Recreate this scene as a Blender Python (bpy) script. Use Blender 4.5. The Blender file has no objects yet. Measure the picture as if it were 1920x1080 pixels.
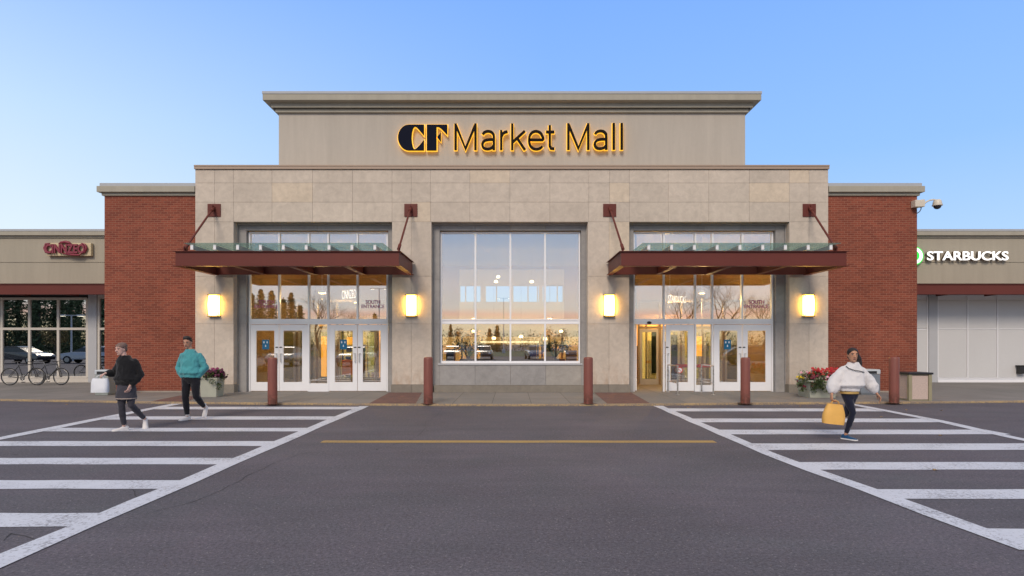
import bpy, bmesh, math, random
from mathutils import Vector, Matrix, noise as mnoise
R = math.radians
random.seed(7)
scn = bpy.context.scene
COL = scn.collection

# ------------------------------------------------------------------ camera
F = 1150.0; CAMY = -20.2; CAMZ = 1.65; HX = 960.0; HY = 645.0   # measured on the photograph
cam = bpy.data.cameras.new('camera'); camo = bpy.data.objects.new('camera', cam); COL.objects.link(camo)
cam.sensor_width = 36; cam.lens = F / 1920 * 36; cam.shift_y = (HY - 540) / 1920
cam.clip_end = 3000; cam.clip_start = 0.1
camo.location = (0, CAMY, CAMZ); camo.rotation_euler = (R(90), 0, 0)
scn.camera = camo
scn.view_settings.view_transform = 'Standard'; scn.view_settings.look = 'None'
scn.view_settings.exposure = 0; scn.view_settings.gamma = 1
scn.cycles.max_bounces = 8; scn.cycles.transparent_max_bounces = 16
scn.cycles.use_denoising = True; scn.cycles.sample_clamp_indirect = 4

# ------------------------------------------------------------------ world: low sun behind the camera, clear dusk sky
W = bpy.data.worlds.new('World'); scn.world = W; W.use_nodes = True
nt = W.node_tree; nt.nodes.clear()
def N(t, typ, **kw):
    n = t.nodes.new(typ)
    for k, v in kw.items(): setattr(n, k, v)
    return n
def ramp(t, stops, fac=None):
    n = N(t, 'ShaderNodeValToRGB'); e = n.color_ramp.elements
    while len(e) < len(stops): e.new(0.5)
    for i, (p, c) in enumerate(stops):
        e[i].position = p; e[i].color = (c if hasattr(c, '__len__') else (c, c, c)) + (() if hasattr(c, '__len__') and len(c) == 4 else (1,))
    if fac is not None: t.links.new(fac, n.inputs[0])
    return n
def math_n(t, op, a, b=None, c=None, clamp=False):
    n = N(t, 'ShaderNodeMath', operation=op); n.use_clamp = clamp
    for i, v in enumerate((a, b, c)):
        if v is None: continue
        if isinstance(v, (int, float)): n.inputs[i].default_value = v
        else: t.links.new(v, n.inputs[i])
    return n.outputs[0]
def mix_n(t, fac, a, b, mode='MIX'):
    n = N(t, 'ShaderNodeMix', data_type='RGBA', blend_type=mode)
    for i, v in ((0, fac), (6, a), (7, b)):
        if isinstance(v, (int, float)): n.inputs[i].default_value = v if i == 0 else (v, v, v, 1)
        elif isinstance(v, tuple): n.inputs[i].default_value = v + (1,) if len(v) == 3 else v
        else: t.links.new(v, n.inputs[i])
    return n.outputs[2]
SUN_EL, SUN_ROT = R(36), R(194)
sky = N(nt, 'ShaderNodeTexSky', sky_type='NISHITA'); sky.sun_disc = False
sky.sun_elevation = SUN_EL; sky.sun_rotation = SUN_ROT; sky.altitude = 1000
tc = N(nt, 'ShaderNodeTexCoord'); sp = N(nt, 'ShaderNodeSeparateXYZ'); nt.links.new(tc.outputs['Generated'], sp.inputs[0])
z = math_n(nt, 'MAXIMUM', sp.outputs[2], 0.0)
north = ramp(nt, [(0, (.55, .78, 1.0)), (.12, (.47, .69, 1.0)), (.27, (.31, .56, 1.0)), (.53, (.20, .42, 1.0)), (.70, (.50, .51, .56)), (1, (.52, .52, .55))], z)
pale = ramp(nt, [(0, (.86, .96, 1.0)), (.12, (.78, .90, 1.0)), (.3, (.55, .75, 1.0)), (.53, (.23, .45, 1.0)), (.70, (.50, .51, .56)), (1, (.52, .52, .55))], z)
lf = math_n(nt, 'MULTIPLY_ADD', sp.outputs[0], -1.5, 0.08, clamp=True)
ncol = mix_n(nt, lf, north.outputs[0], pale.outputs[0])
nz = N(nt, 'ShaderNodeTexNoise'); nz.inputs['Scale'].default_value = 3.0; nz.inputs['Detail'].default_value = 4
mp = N(nt, 'ShaderNodeMapping'); mp.inputs['Scale'].default_value = (1, 1, 9); nt.links.new(tc.outputs['Generated'], mp.inputs[0]); nt.links.new(mp.outputs[0], nz.inputs[0])
zz = math_n(nt, 'ADD', z, math_n(nt, 'MULTIPLY_ADD', nz.outputs[0], .028, -.014))
south = ramp(nt, [(0, (1.0, .80, .46)), (.032, (.98, .86, .62)), (.046, (.98, .64, .54)), (.058, (.84, .83, .80)), (.095, (.78, .79, .86)), (.14, (.58, .69, .88)), (.20, (.44, .60, .88)), (.6, (.50, .51, .56))], zz)
sf = math_n(nt, 'MULTIPLY_ADD', sp.outputs[1], -2.5, 0.4, clamp=True)
col = mix_n(nt, sf, ncol, south.outputs[0])
bg = N(nt, 'ShaderNodeBackground'); nt.links.new(col, bg.inputs[0]); bg.inputs[1].default_value = 1.06
bg2 = N(nt, 'ShaderNodeBackground'); nt.links.new(sky.outputs[0], bg2.inputs[0]); bg2.inputs[1].default_value = 0.05
ad = N(nt, 'ShaderNodeMixShader'); ad.inputs[0].default_value = .03
nt.links.new(bg.outputs[0], ad.inputs[1]); nt.links.new(bg2.outputs[0], ad.inputs[2])
wo = N(nt, 'ShaderNodeOutputWorld'); nt.links.new(ad.outputs[0], wo.inputs[0])

sl = bpy.data.lights.new('sun', 'SUN'); sl.energy = 2.15; sl.angle = R(20); sl.color = (1.0, .85, .70)
so = bpy.data.objects.new('sun', sl); COL.objects.link(so); so.location = (-20, -60, 60)
# light travels from behind the camera, a little from the left
sd = Vector((math.sin(SUN_ROT) * math.cos(SUN_EL), math.cos(SUN_ROT) * math.cos(SUN_EL), math.sin(SUN_EL)))
so.rotation_euler = sd.to_track_quat('Z', 'Y').to_euler()

# ------------------------------------------------------------------ pixel measurements -> metres
def S(Y): return F / (Y - CAMY)
def X(px, Y): return (px - HX) / S(Y)
def Z(py, Y): return CAMZ - (py - HY) / S(Y)
def D(py, z=0.0): return CAMY + (CAMZ - z) * F / (py - HY)

# ------------------------------------------------------------------ mesh helpers
class MB:
    def __init__(s): s.v = []; s.f = []; s.m = []
    def add(s, vs, fs, mi=0):
        o = len(s.v); s.v += [tuple(v) for v in vs]; s.f += [tuple(i + o for i in f) for f in fs]; s.m += [mi] * len(fs); return s
    def box(s, x0, x1, y0, y1, z0, z1, mi=0):
        if x0 > x1: x0, x1 = x1, x0
        if y0 > y1: y0, y1 = y1, y0
        if z0 > z1: z0, z1 = z1, z0
        vs = [(x, y, z) for z in (z0, z1) for y in (y0, y1) for x in (x0, x1)]
        return s.add(vs, [(0, 2, 3, 1), (4, 5, 7, 6), (0, 1, 5, 4), (2, 6, 7, 3), (0, 4, 6, 2), (1, 3, 7, 5)], mi)
    def rings(s, rr, mi=0, cap=True, closed=True):
        n = len(rr[0]); vs = [p for r in rr for p in r]; fs = []
        for i in range(len(rr) - 1):
            for j in range(n if closed else n - 1):
                k = (j + 1) % n
                fs.append((i * n + j, i * n + k, (i + 1) * n + k, (i + 1) * n + j))
        if cap: fs.append(tuple(range(n - 1, -1, -1))); fs.append(tuple((len(rr) - 1) * n + j for j in range(n)))
        return s.add(vs, fs, mi)
    def tube(s, path, rad, n=8, mi=0, cap=True, round_ends=False, flat=1.0, up=None):
        P = [Vector(p) for p in path]
        if not hasattr(rad, '__len__'): rad = [rad] * len(P)
        rad = list(rad)
        if round_ends:
            d0 = (P[0] - P[1]).normalized(); d1 = (P[-1] - P[-2]).normalized(); r0, r1 = rad[0], rad[-1]
            P = [P[0] + d0 * r0 * .95, P[0] + d0 * r0 * .7] + P + [P[-1] + d1 * r1 * .7, P[-1] + d1 * r1 * .95]
            rad = [r0 * .3, r0 * .72] + rad + [r1 * .72, r1 * .3]
        rr = []; u = None
        for i, p in enumerate(P):
            t = (P[min(i + 1, len(P) - 1)] - P[max(i - 1, 0)]).normalized()
            if u is None:
                u = Vector(up) if up is not None else (Vector((0, 0, 1)) if abs(t.z) < .9 else Vector((0, 1, 0)))
            u = (u - t * u.dot(t)).normalized(); w = t.cross(u)
            rr.append([p + (w * math.cos(2 * math.pi * j / n) + u * flat * math.sin(2 * math.pi * j / n)) * rad[i] for j in range(n)])
        return s.rings(rr, mi, cap)
    def lathe(s, c, prof, n=16, mi=0, cap=True):
        c = Vector(c)
        return s.rings([[c + Vector((r * math.cos(2 * math.pi * j / n), r * math.sin(2 * math.pi * j / n), z)) for j in range(n)] for r, z in prof], mi, cap)
    def ball(s, c, r, n=12, mi=0, sc=(1, 1, 1)):
        c = Vector(c); m = max(4, n // 2)
        rr = []
        for i in range(m + 1):
            a = math.pi * (i + .02) / (m + .04) - math.pi / 2
            rr.append([c + Vector((r * sc[0] * math.cos(a) * math.cos(2 * math.pi * j / n), r * sc[1] * math.cos(a) * math.sin(2 * math.pi * j / n), r * sc[2] * math.sin(a))) for j in range(n)])
        return s.rings(rr, mi)
    def prism(s, pts, axis, a, b, mi=0):   # polygon extruded along an axis
        def mk(p, t):
            return {'y': (p[0], t, p[1]), 'x': (t, p[0], p[1]), 'z': (p[0], p[1], t)}[axis]
        n = len(pts); vs = [mk(p, a) for p in pts] + [mk(p, b) for p in pts]
        fs = [tuple(range(n)), tuple(range(2 * n - 1, n - 1, -1))] + [(i, i + n, (i + 1) % n + n, (i + 1) % n) for i in range(n)]
        return s.add(vs, fs, mi)
    def mesh(s, name, origin=(0, 0, 0)):
        o = Vector(origin); me = bpy.data.meshes.new(name)
        me.from_pydata([tuple(Vector(v) - o) for v in s.v], [], s.f)
        me.polygons.foreach_set('material_index', s.m)
        bm = bmesh.new(); bm.from_mesh(me); bmesh.ops.recalc_face_normals(bm, faces=bm.faces); bm.to_mesh(me); bm.free()
        return me

def base_of(o):
    while o.parent: o = o.parent
    return Vector(o.location)
def put(name, me, mats, parent=None, loc=None, smooth=False, bevel=0):
    o = bpy.data.objects.new(name, me); COL.objects.link(o)
    for m in (mats if isinstance(mats, (list, tuple)) else [mats]): me.materials.append(m)
    if parent: o.parent = parent
    if loc is not None: o.location = loc
    if smooth:
        me.polygons.foreach_set('use_smooth', [True] * len(me.polygons))
        if smooth != 'all':
            bm = bmesh.new(); bm.from_mesh(me)
            for e in bm.edges:
                if len(e.link_faces) == 2 and e.calc_face_angle(0) > R(38): e.smooth = False
            bm.to_mesh(me); bm.free()
    if bevel:
        b = o.modifiers.new('bevel', 'BEVEL'); b.width = bevel; b.segments = 2; b.limit_method = 'ANGLE'; b.angle_limit = R(50)
    return o
def part(name, mb, mats, parent, **kw):
    """mesh given in world metres, parented to a thing standing at its own base"""
    return put(name, mb.mesh(name, base_of(parent)), mats, parent, **kw)
def whole(name, mb, mats, label, cat, loc=(0, 0, 0), group=None, **kw):
    o = put(name, mb.mesh(name, loc), mats, None, loc=loc, **kw); tag(o, label, cat, group); return o
def tag(o, label=None, cat=None, group=None, kind=None):
    if label: o['label'] = label
    if cat: o['category'] = cat
    if group: o['group'] = group
    if kind: o['kind'] = kind
    return o
def thing(name, label, cat, loc=(0, 0, 0), group=None):
    o = bpy.data.objects.new(name, None); COL.objects.link(o); o.location = loc; o.empty_display_size = .2
    return tag(o, label, cat, group)
def struct(name, mb, mats, **kw):
    o = put(name, mb.mesh(name), mats, None, **kw); o['kind'] = 'structure'; return o
def dup(o, loc, rz=None, label=None, group=None, parent=None, scale=None):
    def cp(a, par):
        c = a.copy(); COL.objects.link(c); c.parent = par
        for ch in list(a.children): cp(ch, c)
        return c
    r = cp(o, None); r.location = loc
    if rz is not None: r.rotation_euler = (0, 0, rz)
    if scale: r.scale = scale if hasattr(scale, '__len__') else (scale,) * 3
    if label: r['label'] = label
    if group: r['group'] = group
    return r

# ------------------------------------------------------------------ materials
def newmat(name):
    m = bpy.data.materials.new(name); m.use_nodes = True; t = m.node_tree
    return m, t, t.nodes['Principled BSDF']
def noise_n(t, vec, scale, detail=4, rough=.55, dist=0):
    n = N(t, 'ShaderNodeTexNoise'); n.inputs['Scale'].default_value = scale; n.inputs['Detail'].default_value = detail
    n.inputs['Roughness'].default_value = rough; n.inputs['Distortion'].default_value = dist
    if vec is not None: t.links.new(vec, n.inputs['Vector'])
    return n.outputs[0]
def pos_n(t, space='World'):
    if space == 'World':
        return N(t, 'ShaderNodeNewGeometry').outputs['Position']
    return N(t, 'ShaderNodeTexCoord').outputs['Object']
def bump_n(t, b, h, strength=.2, dist=.01):
    n = N(t, 'ShaderNodeBump'); n.inputs['Strength'].default_value = strength; n.inputs['Distance'].default_value = dist
    t.links.new(h, n.inputs['Height']); t.links.new(n.outputs[0], b.inputs['Normal']); return n
def plain(name, c, rough=.6, metal=0, var=.12, scale=6, bump=.08, space='Object', island=0, spec=.5, coat=0, streak=0):
    """painted / coated surface with slight tone mottling and fine grain"""
    m, t, b = newmat(name); p = pos_n(t, space)
    n1 = noise_n(t, p, scale, 5); n2 = noise_n(t, p, scale * 14, 3)
    f = math_n(t, 'MULTIPLY_ADD', n1, var * 2, 1 - var)
    f = math_n(t, 'MULTIPLY', f, math_n(t, 'MULTIPLY_ADD', n2, var, 1 - var / 2))
    if streak:
        ms = N(t, 'ShaderNodeMapping'); ms.inputs['Scale'].default_value = (2.2, 2.2, .16); t.links.new(p, ms.inputs[0])
        f = math_n(t, 'MULTIPLY', f, math_n(t, 'MULTIPLY_ADD', noise_n(t, ms.outputs[0], 1.6, 6, .7), streak * 2, 1 - streak))
    if island:
        g = N(t, 'ShaderNodeNewGeometry'); f = math_n(t, 'MULTIPLY', f, math_n(t, 'MULTIPLY_ADD', g.outputs['Random Per Island'], island * 2, 1 - island))
    t.links.new(mix_n(t, 1.0, c, f, 'MULTIPLY'), b.inputs['Base Color'])
    t.links.new(math_n(t, 'MULTIPLY_ADD', n1, .2, rough - .1, clamp=True), b.inputs['Roughness'])
    b.inputs['Metallic'].default_value = metal; b.inputs['Specular IOR Level'].default_value = spec
    b.inputs['Coat Weight'].default_value = coat
    if bump: bump_n(t, b, n2, bump, .004)
    return m
def emit(name, c, s, base=None):
    m, t, b = newmat(name); b.inputs['Base Color'].default_value = (base or c) + (1,)
    b.inputs['Emission Color'].default_value = c + (1,); b.inputs['Emission Strength'].default_value = s
    b.inputs['Roughness'].default_value = .4
    return m
def glass(name, refl, tint=(1, 1, 1), rough=0.0, wav=.0):
    m, t, b = newmat(name); t.nodes.remove(b)
    out = t.nodes['Material Output']
    tr = N(t, 'ShaderNodeBsdfTransparent'); tr.inputs[0].default_value = tint + (1,)
    gl = N(t, 'ShaderNodeBsdfGlossy'); gl.inputs['Roughness'].default_value = rough; gl.inputs[0].default_value = (.97, .99, 1, 1)
    if wav:
        bp = N(t, 'ShaderNodeBump'); bp.inputs['Strength'].default_value = wav; bp.inputs['Distance'].default_value = .01
        t.links.new(noise_n(t, pos_n(t), .9, 1), bp.inputs['Height']); t.links.new(bp.outputs[0], gl.inputs['Normal'])
    fr = N(t, 'ShaderNodeLayerWeight'); fr.inputs[0].default_value = .3
    f = math_n(t, 'MULTIPLY_ADD', fr.outputs['Fresnel'], 1 - refl, refl, clamp=True)
    mx = N(t, 'ShaderNodeMixShader'); t.links.new(f, mx.inputs[0]); t.links.new(tr.outputs[0], mx.inputs[1]); t.links.new(gl.outputs[0], mx.inputs[2])
    t.links.new(mx.outputs[0], out.inputs[0])
    return m

# limestone: one tone per panel, pale shell-like flecks, rusty tide marks low on the piers
def stone_mat(name, c, rust=True, isl=.07):
    m, t, b = newmat(name); p = pos_n(t); g = N(t, 'ShaderNodeNewGeometry'); rnd = g.outputs['Random Per Island']
    big = noise_n(t, p, .8, 4); mid = noise_n(t, p, 5, 6, .65, .6); fine = noise_n(t, p, 60, 3)
    f = math_n(t, 'MULTIPLY_ADD', rnd, isl * 2, 1 - isl)
    f = math_n(t, 'MULTIPLY', f, math_n(t, 'MULTIPLY_ADD', big, .36, .82))
    f = math_n(t, 'MULTIPLY', f, math_n(t, 'MULTIPLY_ADD', mid, .55, .72))
    f = math_n(t, 'MULTIPLY', f, math_n(t, 'MULTIPLY_ADD', fine, .16, .92))
    col = mix_n(t, 1.0, c, f, 'MULTIPLY')
    wn = math_n(t, 'MULTIPLY', math_n(t, 'GREATER_THAN', rnd, .86), .35)
    col = mix_n(t, wn, col, mix_n(t, 1.0, (c[0] * 1.12, c[1] * 1.02, c[2] * .82), f, 'MULTIPLY'))
    fl = math_n(t, 'MULTIPLY', math_n(t, 'SUBTRACT', noise_n(t, p, 9, 8, .8, .3), .56, clamp=True), 4, clamp=True)
    fl = math_n(t, 'MULTIPLY', fl, math_n(t, 'GREATER_THAN', rnd, .3))
    col = mix_n(t, math_n(t, 'MULTIPLY', fl, .75), col, (min(1, c[0] * 1.35), min(1, c[1] * 1.35), min(1, c[2] * 1.35)))
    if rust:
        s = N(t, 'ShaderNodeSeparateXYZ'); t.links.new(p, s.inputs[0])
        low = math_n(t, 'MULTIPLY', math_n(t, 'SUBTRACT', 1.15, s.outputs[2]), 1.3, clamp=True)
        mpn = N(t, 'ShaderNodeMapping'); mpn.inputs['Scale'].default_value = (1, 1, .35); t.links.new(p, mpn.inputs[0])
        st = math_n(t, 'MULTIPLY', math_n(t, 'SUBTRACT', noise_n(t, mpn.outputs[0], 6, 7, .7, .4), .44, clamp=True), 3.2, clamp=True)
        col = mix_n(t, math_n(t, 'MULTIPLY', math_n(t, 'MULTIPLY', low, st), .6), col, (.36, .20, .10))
    t.links.new(col, b.inputs['Base Color']); b.inputs['Roughness'].default_value = .78; b.inputs['Specular IOR Level'].default_value = .3
    bump_n(t, b, mid, .12, .006)
    return m
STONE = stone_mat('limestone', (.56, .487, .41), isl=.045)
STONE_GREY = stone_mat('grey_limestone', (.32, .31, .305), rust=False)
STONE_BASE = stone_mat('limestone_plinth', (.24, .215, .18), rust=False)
STONE_JOINT = plain('stone_joint', (.33, .285, .24), .9)
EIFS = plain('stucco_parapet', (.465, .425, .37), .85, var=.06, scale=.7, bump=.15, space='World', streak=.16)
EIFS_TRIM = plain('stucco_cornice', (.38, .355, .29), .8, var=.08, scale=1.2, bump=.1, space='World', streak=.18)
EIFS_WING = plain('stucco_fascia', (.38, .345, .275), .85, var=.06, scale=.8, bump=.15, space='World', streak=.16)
FLASH = plain('metal_flashing', (.40, .42, .45), .6, metal=0, var=.08, scale=2)
COPING = plain('brown_coping', (.38, .28, .21), .5, var=.05, scale=1)
REDSTEEL = plain('red_brown_steel', (.135, .034, .026), .5, spec=.25, var=.12, scale=1.5, bump=.03, space='World')
ALU = plain('white_aluminium', (.84, .845, .87), .35, var=.04, scale=2, bump=.0)
ALUGREY = plain('grey_aluminium', (.46, .47, .49), .4, var=.05, scale=2)
BLACK = plain('black_plastic', (.02, .02, .022), .45)
STEEL = plain('brushed_steel', (.62, .61, .58), .28, metal=1, var=.06)
GLASS = glass('window_glass', .36, (.93, .96, .95), wav=.008)
GLASSD = glass('door_glass', .20, (.94, .95, .93), wav=.012)
GLASSW = glass('tinted_shop_glass', .55, (.35, .40, .40), wav=.015)
GLASSC = glass('inner_glass', .10, (.70, .84, .80))
def frosted(name, c, k):
    m, t, b = newmat(name); t.nodes.remove(b); out = t.nodes['Material Output']
    tr = N(t, 'ShaderNodeBsdfTransparent'); tr.inputs[0].default_value = (.74, .87, .84, 1); tl = N(t, 'ShaderNodeBsdfTranslucent'); tl.inputs[0].default_value = c + (1,); df = N(t, 'ShaderNodeBsdfDiffuse'); df.inputs[0].default_value = c + (1,)
    a = N(t, 'ShaderNodeMixShader'); a.inputs[0].default_value = .5; t.links.new(tl.outputs[0], a.inputs[1]); t.links.new(df.outputs[0], a.inputs[2])
    x = N(t, 'ShaderNodeMixShader'); t.links.new(math_n(t, 'MULTIPLY_ADD', noise_n(t, pos_n(t), 3, 5), .4, k - .2, clamp=True), x.inputs[0]); t.links.new(tr.outputs[0], x.inputs[1]); t.links.new(a.outputs[0], x.inputs[2]); t.links.new(x.outputs[0], out.inputs[0]); return m
GLASSF = frosted('dusty_green_glass', (.42, .50, .46), .32)

def brick_mat(name, c1, c2, mortar):
    m, t, b = newmat(name); p = pos_n(t); s = N(t, 'ShaderNodeSeparateXYZ'); t.links.new(p, s.inputs[0])
    cmb = N(t, 'ShaderNodeCombineXYZ'); t.links.new(math_n(t, 'ADD', s.outputs[0], s.outputs[1]), cmb.inputs[0]); t.links.new(s.outputs[2], cmb.inputs[1])
    br = N(t, 'ShaderNodeTexBrick'); t.links.new(cmb.outputs[0], br.inputs['Vector'])
    br.inputs['Scale'].default_value = 1; br.inputs['Brick Width'].default_value = .215; br.inputs['Row Height'].default_value = .071
    br.inputs['Mortar Size'].default_value = .0065; br.inputs['Mortar Smooth'].default_value = .2; br.inputs['Bias'].default_value = -.1
    br.inputs['Color1'].default_value = c1 + (1,); br.inputs['Color2'].default_value = c2 + (1,); br.inputs['Mortar'].default_value = mortar + (1,)
    f = math_n(t, 'MULTIPLY_ADD', noise_n(t, p, .55, 6, .6, .6), .8, .6)
    f = math_n(t, 'MULTIPLY', f, math_n(t, 'MULTIPLY_ADD', noise_n(t, p, 45, 3), .5, .75))
    t.links.new(mix_n(t, 1.0, br.outputs[0], f, 'MULTIPLY'), b.inputs['Base Color'])
    b.inputs['Roughness'].default_value = .8; b.inputs['Specular IOR Level'].default_value = .25
    h = math_n(t, 'SUBTRACT', 1.0, br.outputs['Fac']); bump_n(t, b, h, .5, .006)
    return m
BRICK = brick_mat('red_brick', (.255, .068, .040), (.17, .044, .029), (.315, .15, .10))
PAVER = None
def ground_mats():
    # asphalt
    m, t, b = newmat('asphalt'); p = pos_n(t)
    fine = noise_n(t, p, 110, 2, .7); mid = noise_n(t, p, 22, 5, .7); big = noise_n(t, p, .33, 5, .6, .4)
    mpa = N(t, 'ShaderNodeMapping'); mpa.inputs['Scale'].default_value = (.35, 1.6, 1); t.links.new(p, mpa.inputs[0])
    f = math_n(t, 'MULTIPLY', math_n(t, 'MULTIPLY_ADD', big, .7, .65), math_n(t, 'MULTIPLY_ADD', noise_n(t, mpa.outputs[0], 1.1, 6, .65, .5), .55, .73))
    f = math_n(t, 'MULTIPLY', f, math_n(t, 'MULTIPLY_ADD', mid, .5, .75))
    f = math_n(t, 'MULTIPLY', f, math_n(t, 'MULTIPLY_ADD', fine, 1.1, .45))
    f = math_n(t, 'MULTIPLY', f, math_n(t, 'MULTIPLY_ADD', noise_n(t, p, 34, 4, .9), 3.0, -.5))
    col = mix_n(t, 1.0, mix_n(t, noise_n(t, p, .55, 5, .65, 1.0), (.088, .092, .100), (.130, .106, .128)), f, 'MULTIPLY')
    vo = N(t, 'ShaderNodeTexVoronoi'); vo.inputs['Scale'].default_value = 27; t.links.new(p, vo.inputs[0])
    spk = math_n(t, 'MULTIPLY', math_n(t, 'LESS_THAN', vo.outputs['Distance'], .19), math_n(t, 'GREATER_THAN', noise_n(t, p, 13, 2), .53))
    col = mix_n(t, math_n(t, 'MULTIPLY', spk, .6), col, (.30, .28, .28))
    pit = math_n(t, 'GREATER_THAN', noise_n(t, p, 4.5, 4, .6, .5), .70)
    col = mix_n(t, math_n(t, 'MULTIPLY', pit, .5), col, (.03, .03, .035))
    t.links.new(col, b.inputs['Base Color']); b.inputs['Roughness'].default_value = .82; b.inputs['Specular IOR Level'].default_value = .35
    bump_n(t, b, fine, .45, .006)
    # concrete with scored joints
    m2, t, b = newmat('pavement_concrete'); p = pos_n(t)
    mp = N(t, 'ShaderNodeMapping'); mp.inputs['Location'].default_value = (.54, 0.1, 0); t.links.new(p, mp.inputs[0])
    br = N(t, 'ShaderNodeTexBrick'); br.offset = 0; t.links.new(mp.outputs[0], br.inputs['Vector'])
    br.inputs['Scale'].default_value = 1; br.inputs['Brick Width'].default_value = 1.06; br.inputs['Row Height'].default_value = 2.1
    br.inputs['Mortar Size'].default_value = .007; br.inputs['Color1'].default_value = (.235, .215, .20, 1); br.inputs['Color2'].default_value = (.20, .187, .175, 1)
    br.inputs['Mortar'].default_value = (.07, .065, .06, 1)
    f = math_n(t, 'MULTIPLY', math_n(t, 'MULTIPLY_ADD', noise_n(t, p, .8, 6, .6), .5, .75), math_n(t, 'MULTIPLY_ADD', noise_n(t, p, 35, 4), .3, .85))
    t.links.new(mix_n(t, 1.0, br.outputs[0], f, 'MULTIPLY'), b.inputs['Base Color']); b.inputs['Roughness'].default_value = .8
    bump_n(t, b, noise_n(t, p, 50, 4), .2, .005)
    # worn road paint
    def paint(name, c, wear):
        m, t, b = newmat(name); p = pos_n(t)
        n = noise_n(t, p, 24, 6, .85); big = noise_n(t, p, 1.3, 3)
        w = math_n(t, 'MULTIPLY', math_n(t, 'SUBTRACT', math_n(t, 'MULTIPLY_ADD', big, .35, n), wear, clamp=True), 9, clamp=True)
        f = math_n(t, 'MULTIPLY_ADD', noise_n(t, p, 4, 5), .24, .86)
        col = mix_n(t, 1.0, c, f, 'MULTIPLY')
        t.links.new(mix_n(t, math_n(t, 'MULTIPLY', w, .75), col, (.13, .12, .135)), b.inputs['Base Color']); b.inputs['Roughness'].default_value = .65
        bump_n(t, b, n, .15, .004)
        return m
    # clay pavers
    m5, t, b = newmat('clay_pavers'); p = pos_n(t)
    br = N(t, 'ShaderNodeTexBrick'); t.links.new(p, br.inputs['Vector']); br.inputs['Scale'].default_value = 1
    br.inputs['Brick Width'].default_value = .2; br.inputs['Row Height'].default_value = .1; br.inputs['Mortar Size'].default_value = .007
    br.inputs['Color1'].default_value = (.21, .10, .085, 1); br.inputs['Color2'].default_value = (.14, .075, .068, 1); br.inputs['Mortar'].default_value = (.07, .055, .05, 1)
    t.links.new(mix_n(t, 1.0, br.outputs[0], math_n(t, 'MULTIPLY_ADD', noise_n(t, p, 20, 4), .8, .6), 'MULTIPLY'), b.inputs['Base Color']); b.inputs['Roughness'].default_value = .85
    bump_n(t, b, math_n(t, 'SUBTRACT', 1.0, br.outputs['Fac']), .6, .006)
    return m, m2, paint('white_road_paint', (.63, .65, .715), .70), paint('yellow_kerb_paint', (.44, .31, .15), .62), paint('yellow_road_paint', (.42, .27, .08), .70), m5
ASPHALT, CONC, WPAINT, KERBY, YPAINT, PAVER = ground_mats()
# ------------------------------------------------------------------ ground
ZS = 0.05     # pavement surface above the road
g = MB(); g.add([(-1200, -1200, 0), (1200, -1200, 0), (1200, 1200, 0), (-1200, 1200, 0)], [(0, 1, 2, 3)]); struct('road', g, ASPHALT)
curb = [(-60, 0.0), (-26, -1.35), (-14.8, -2.45), (-9.72, -3.28), (-6.97, -3.52), (-3, -3.86), (0, -3.96), (3, -3.88), (7.0, -3.52), (10.6, -3.27), (14.4, -2.95), (26, -2.3), (60, -1)]
g = MB(); n = len(curb)
vs = [(x, y + .12, ZS) for x, y in curb] + [(x, 14, ZS) for x, y in curb]
g.add(vs, [(i, i + 1, n + i + 1, n + i) for i in range(n - 1)]); struct('pavement', g, CONC)
g = MB(); vs = [(x, y, 0) for x, y in curb] + [(x, y, ZS - .012) for x, y in curb] + [(x, y + .018, ZS + .003) for x, y in curb] + [(x, y + .125, ZS + .003) for x, y in curb]
g.add(vs, [(k * n + i, k * n + i + 1, (k + 1) * n + i + 1, (k + 1) * n + i) for k in range(3) for i in range(n - 1)]); struct('kerb', g, KERBY)
def sheet(name, polys, mat, z):
    g = MB()
    for pl in polys: g.add([(x, y, z) for x, y in pl], [tuple(range(len(pl)))])
    return struct(name, g, mat)
sheet('brick_paving', [[(-3.84, -3.72), (-2.58, -3.76), (-2.96, -.02), (-4.04, -.02)], [(2.55, -3.76), (3.72, -3.70), (3.92, -.02), (2.70, -.02)], [(-10.05, -3.07), (-9.0, -3.2), (-9.5, -1.6), (-10.3, -1.2)]], PAVER, ZS + .004)
# crosswalk markings
mk = []
def ln(pts, w0, w1=None):   # pts = [(x, y)...] offsets given by two x edges
    pass
def wob(a, k): return a + .012 * math.sin(k * 3.7 + a * 5)
def edge_line(rows):        # rows: (y, xa, xb) from far to near
    out = []
    for (y0, a0, b0), (y1, a1, b1) in zip(rows, rows[1:]):
        m = max(1, int(abs(y1 - y0) / .8)); 
        for i in range(m):
            t0, t1 = i / m, (i + 1) / m; L = lambda p, q, t: p + (q - p) * t
            out.append([(wob(L(a0, a1, t0), L(y0, y1, t0)), L(y0, y1, t0)), (wob(L(b0, b1, t0), L(y0, y1, t0) * 1.3), L(y0, y1, t0)), (wob(L(b0, b1, t1), L(y0, y1, t1) * 1.3), L(y0, y1, t1)), (wob(L(a0, a1, t1), L(y0, y1, t1)), L(y0, y1, t1))])
    return out
mk += edge_line([(-3.98, -4.03, -3.78), (-8, -4.02, -3.78), (-11, -4.02, -3.77), (-15.6, -4.01, -3.76), (-18.2, -4.0, -3.75)])
mk += edge_line([(-3.90, 3.76, 4.0), (-8, 3.75, 3.97), (-11, 3.75, 3.97), (-12.2, 3.82, 4.04), (-13.2, 3.90, 4.12), (-14.3, 3.97, 4.20), (-15.3, 4.04, 4.28)])
mk += edge_line([(-3.33, -9.36, -9.08), (-7, -9.2, -8.92), (-9.4, -9.05, -8.78), (-18, -8.8, -8.55)])
mk += edge_line([(-3.36, 9.17, 9.40), (-7, 9.02, 9.27), (-9.4, 8.70, 8.92), (-15, 8.5, 8.7)])
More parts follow.
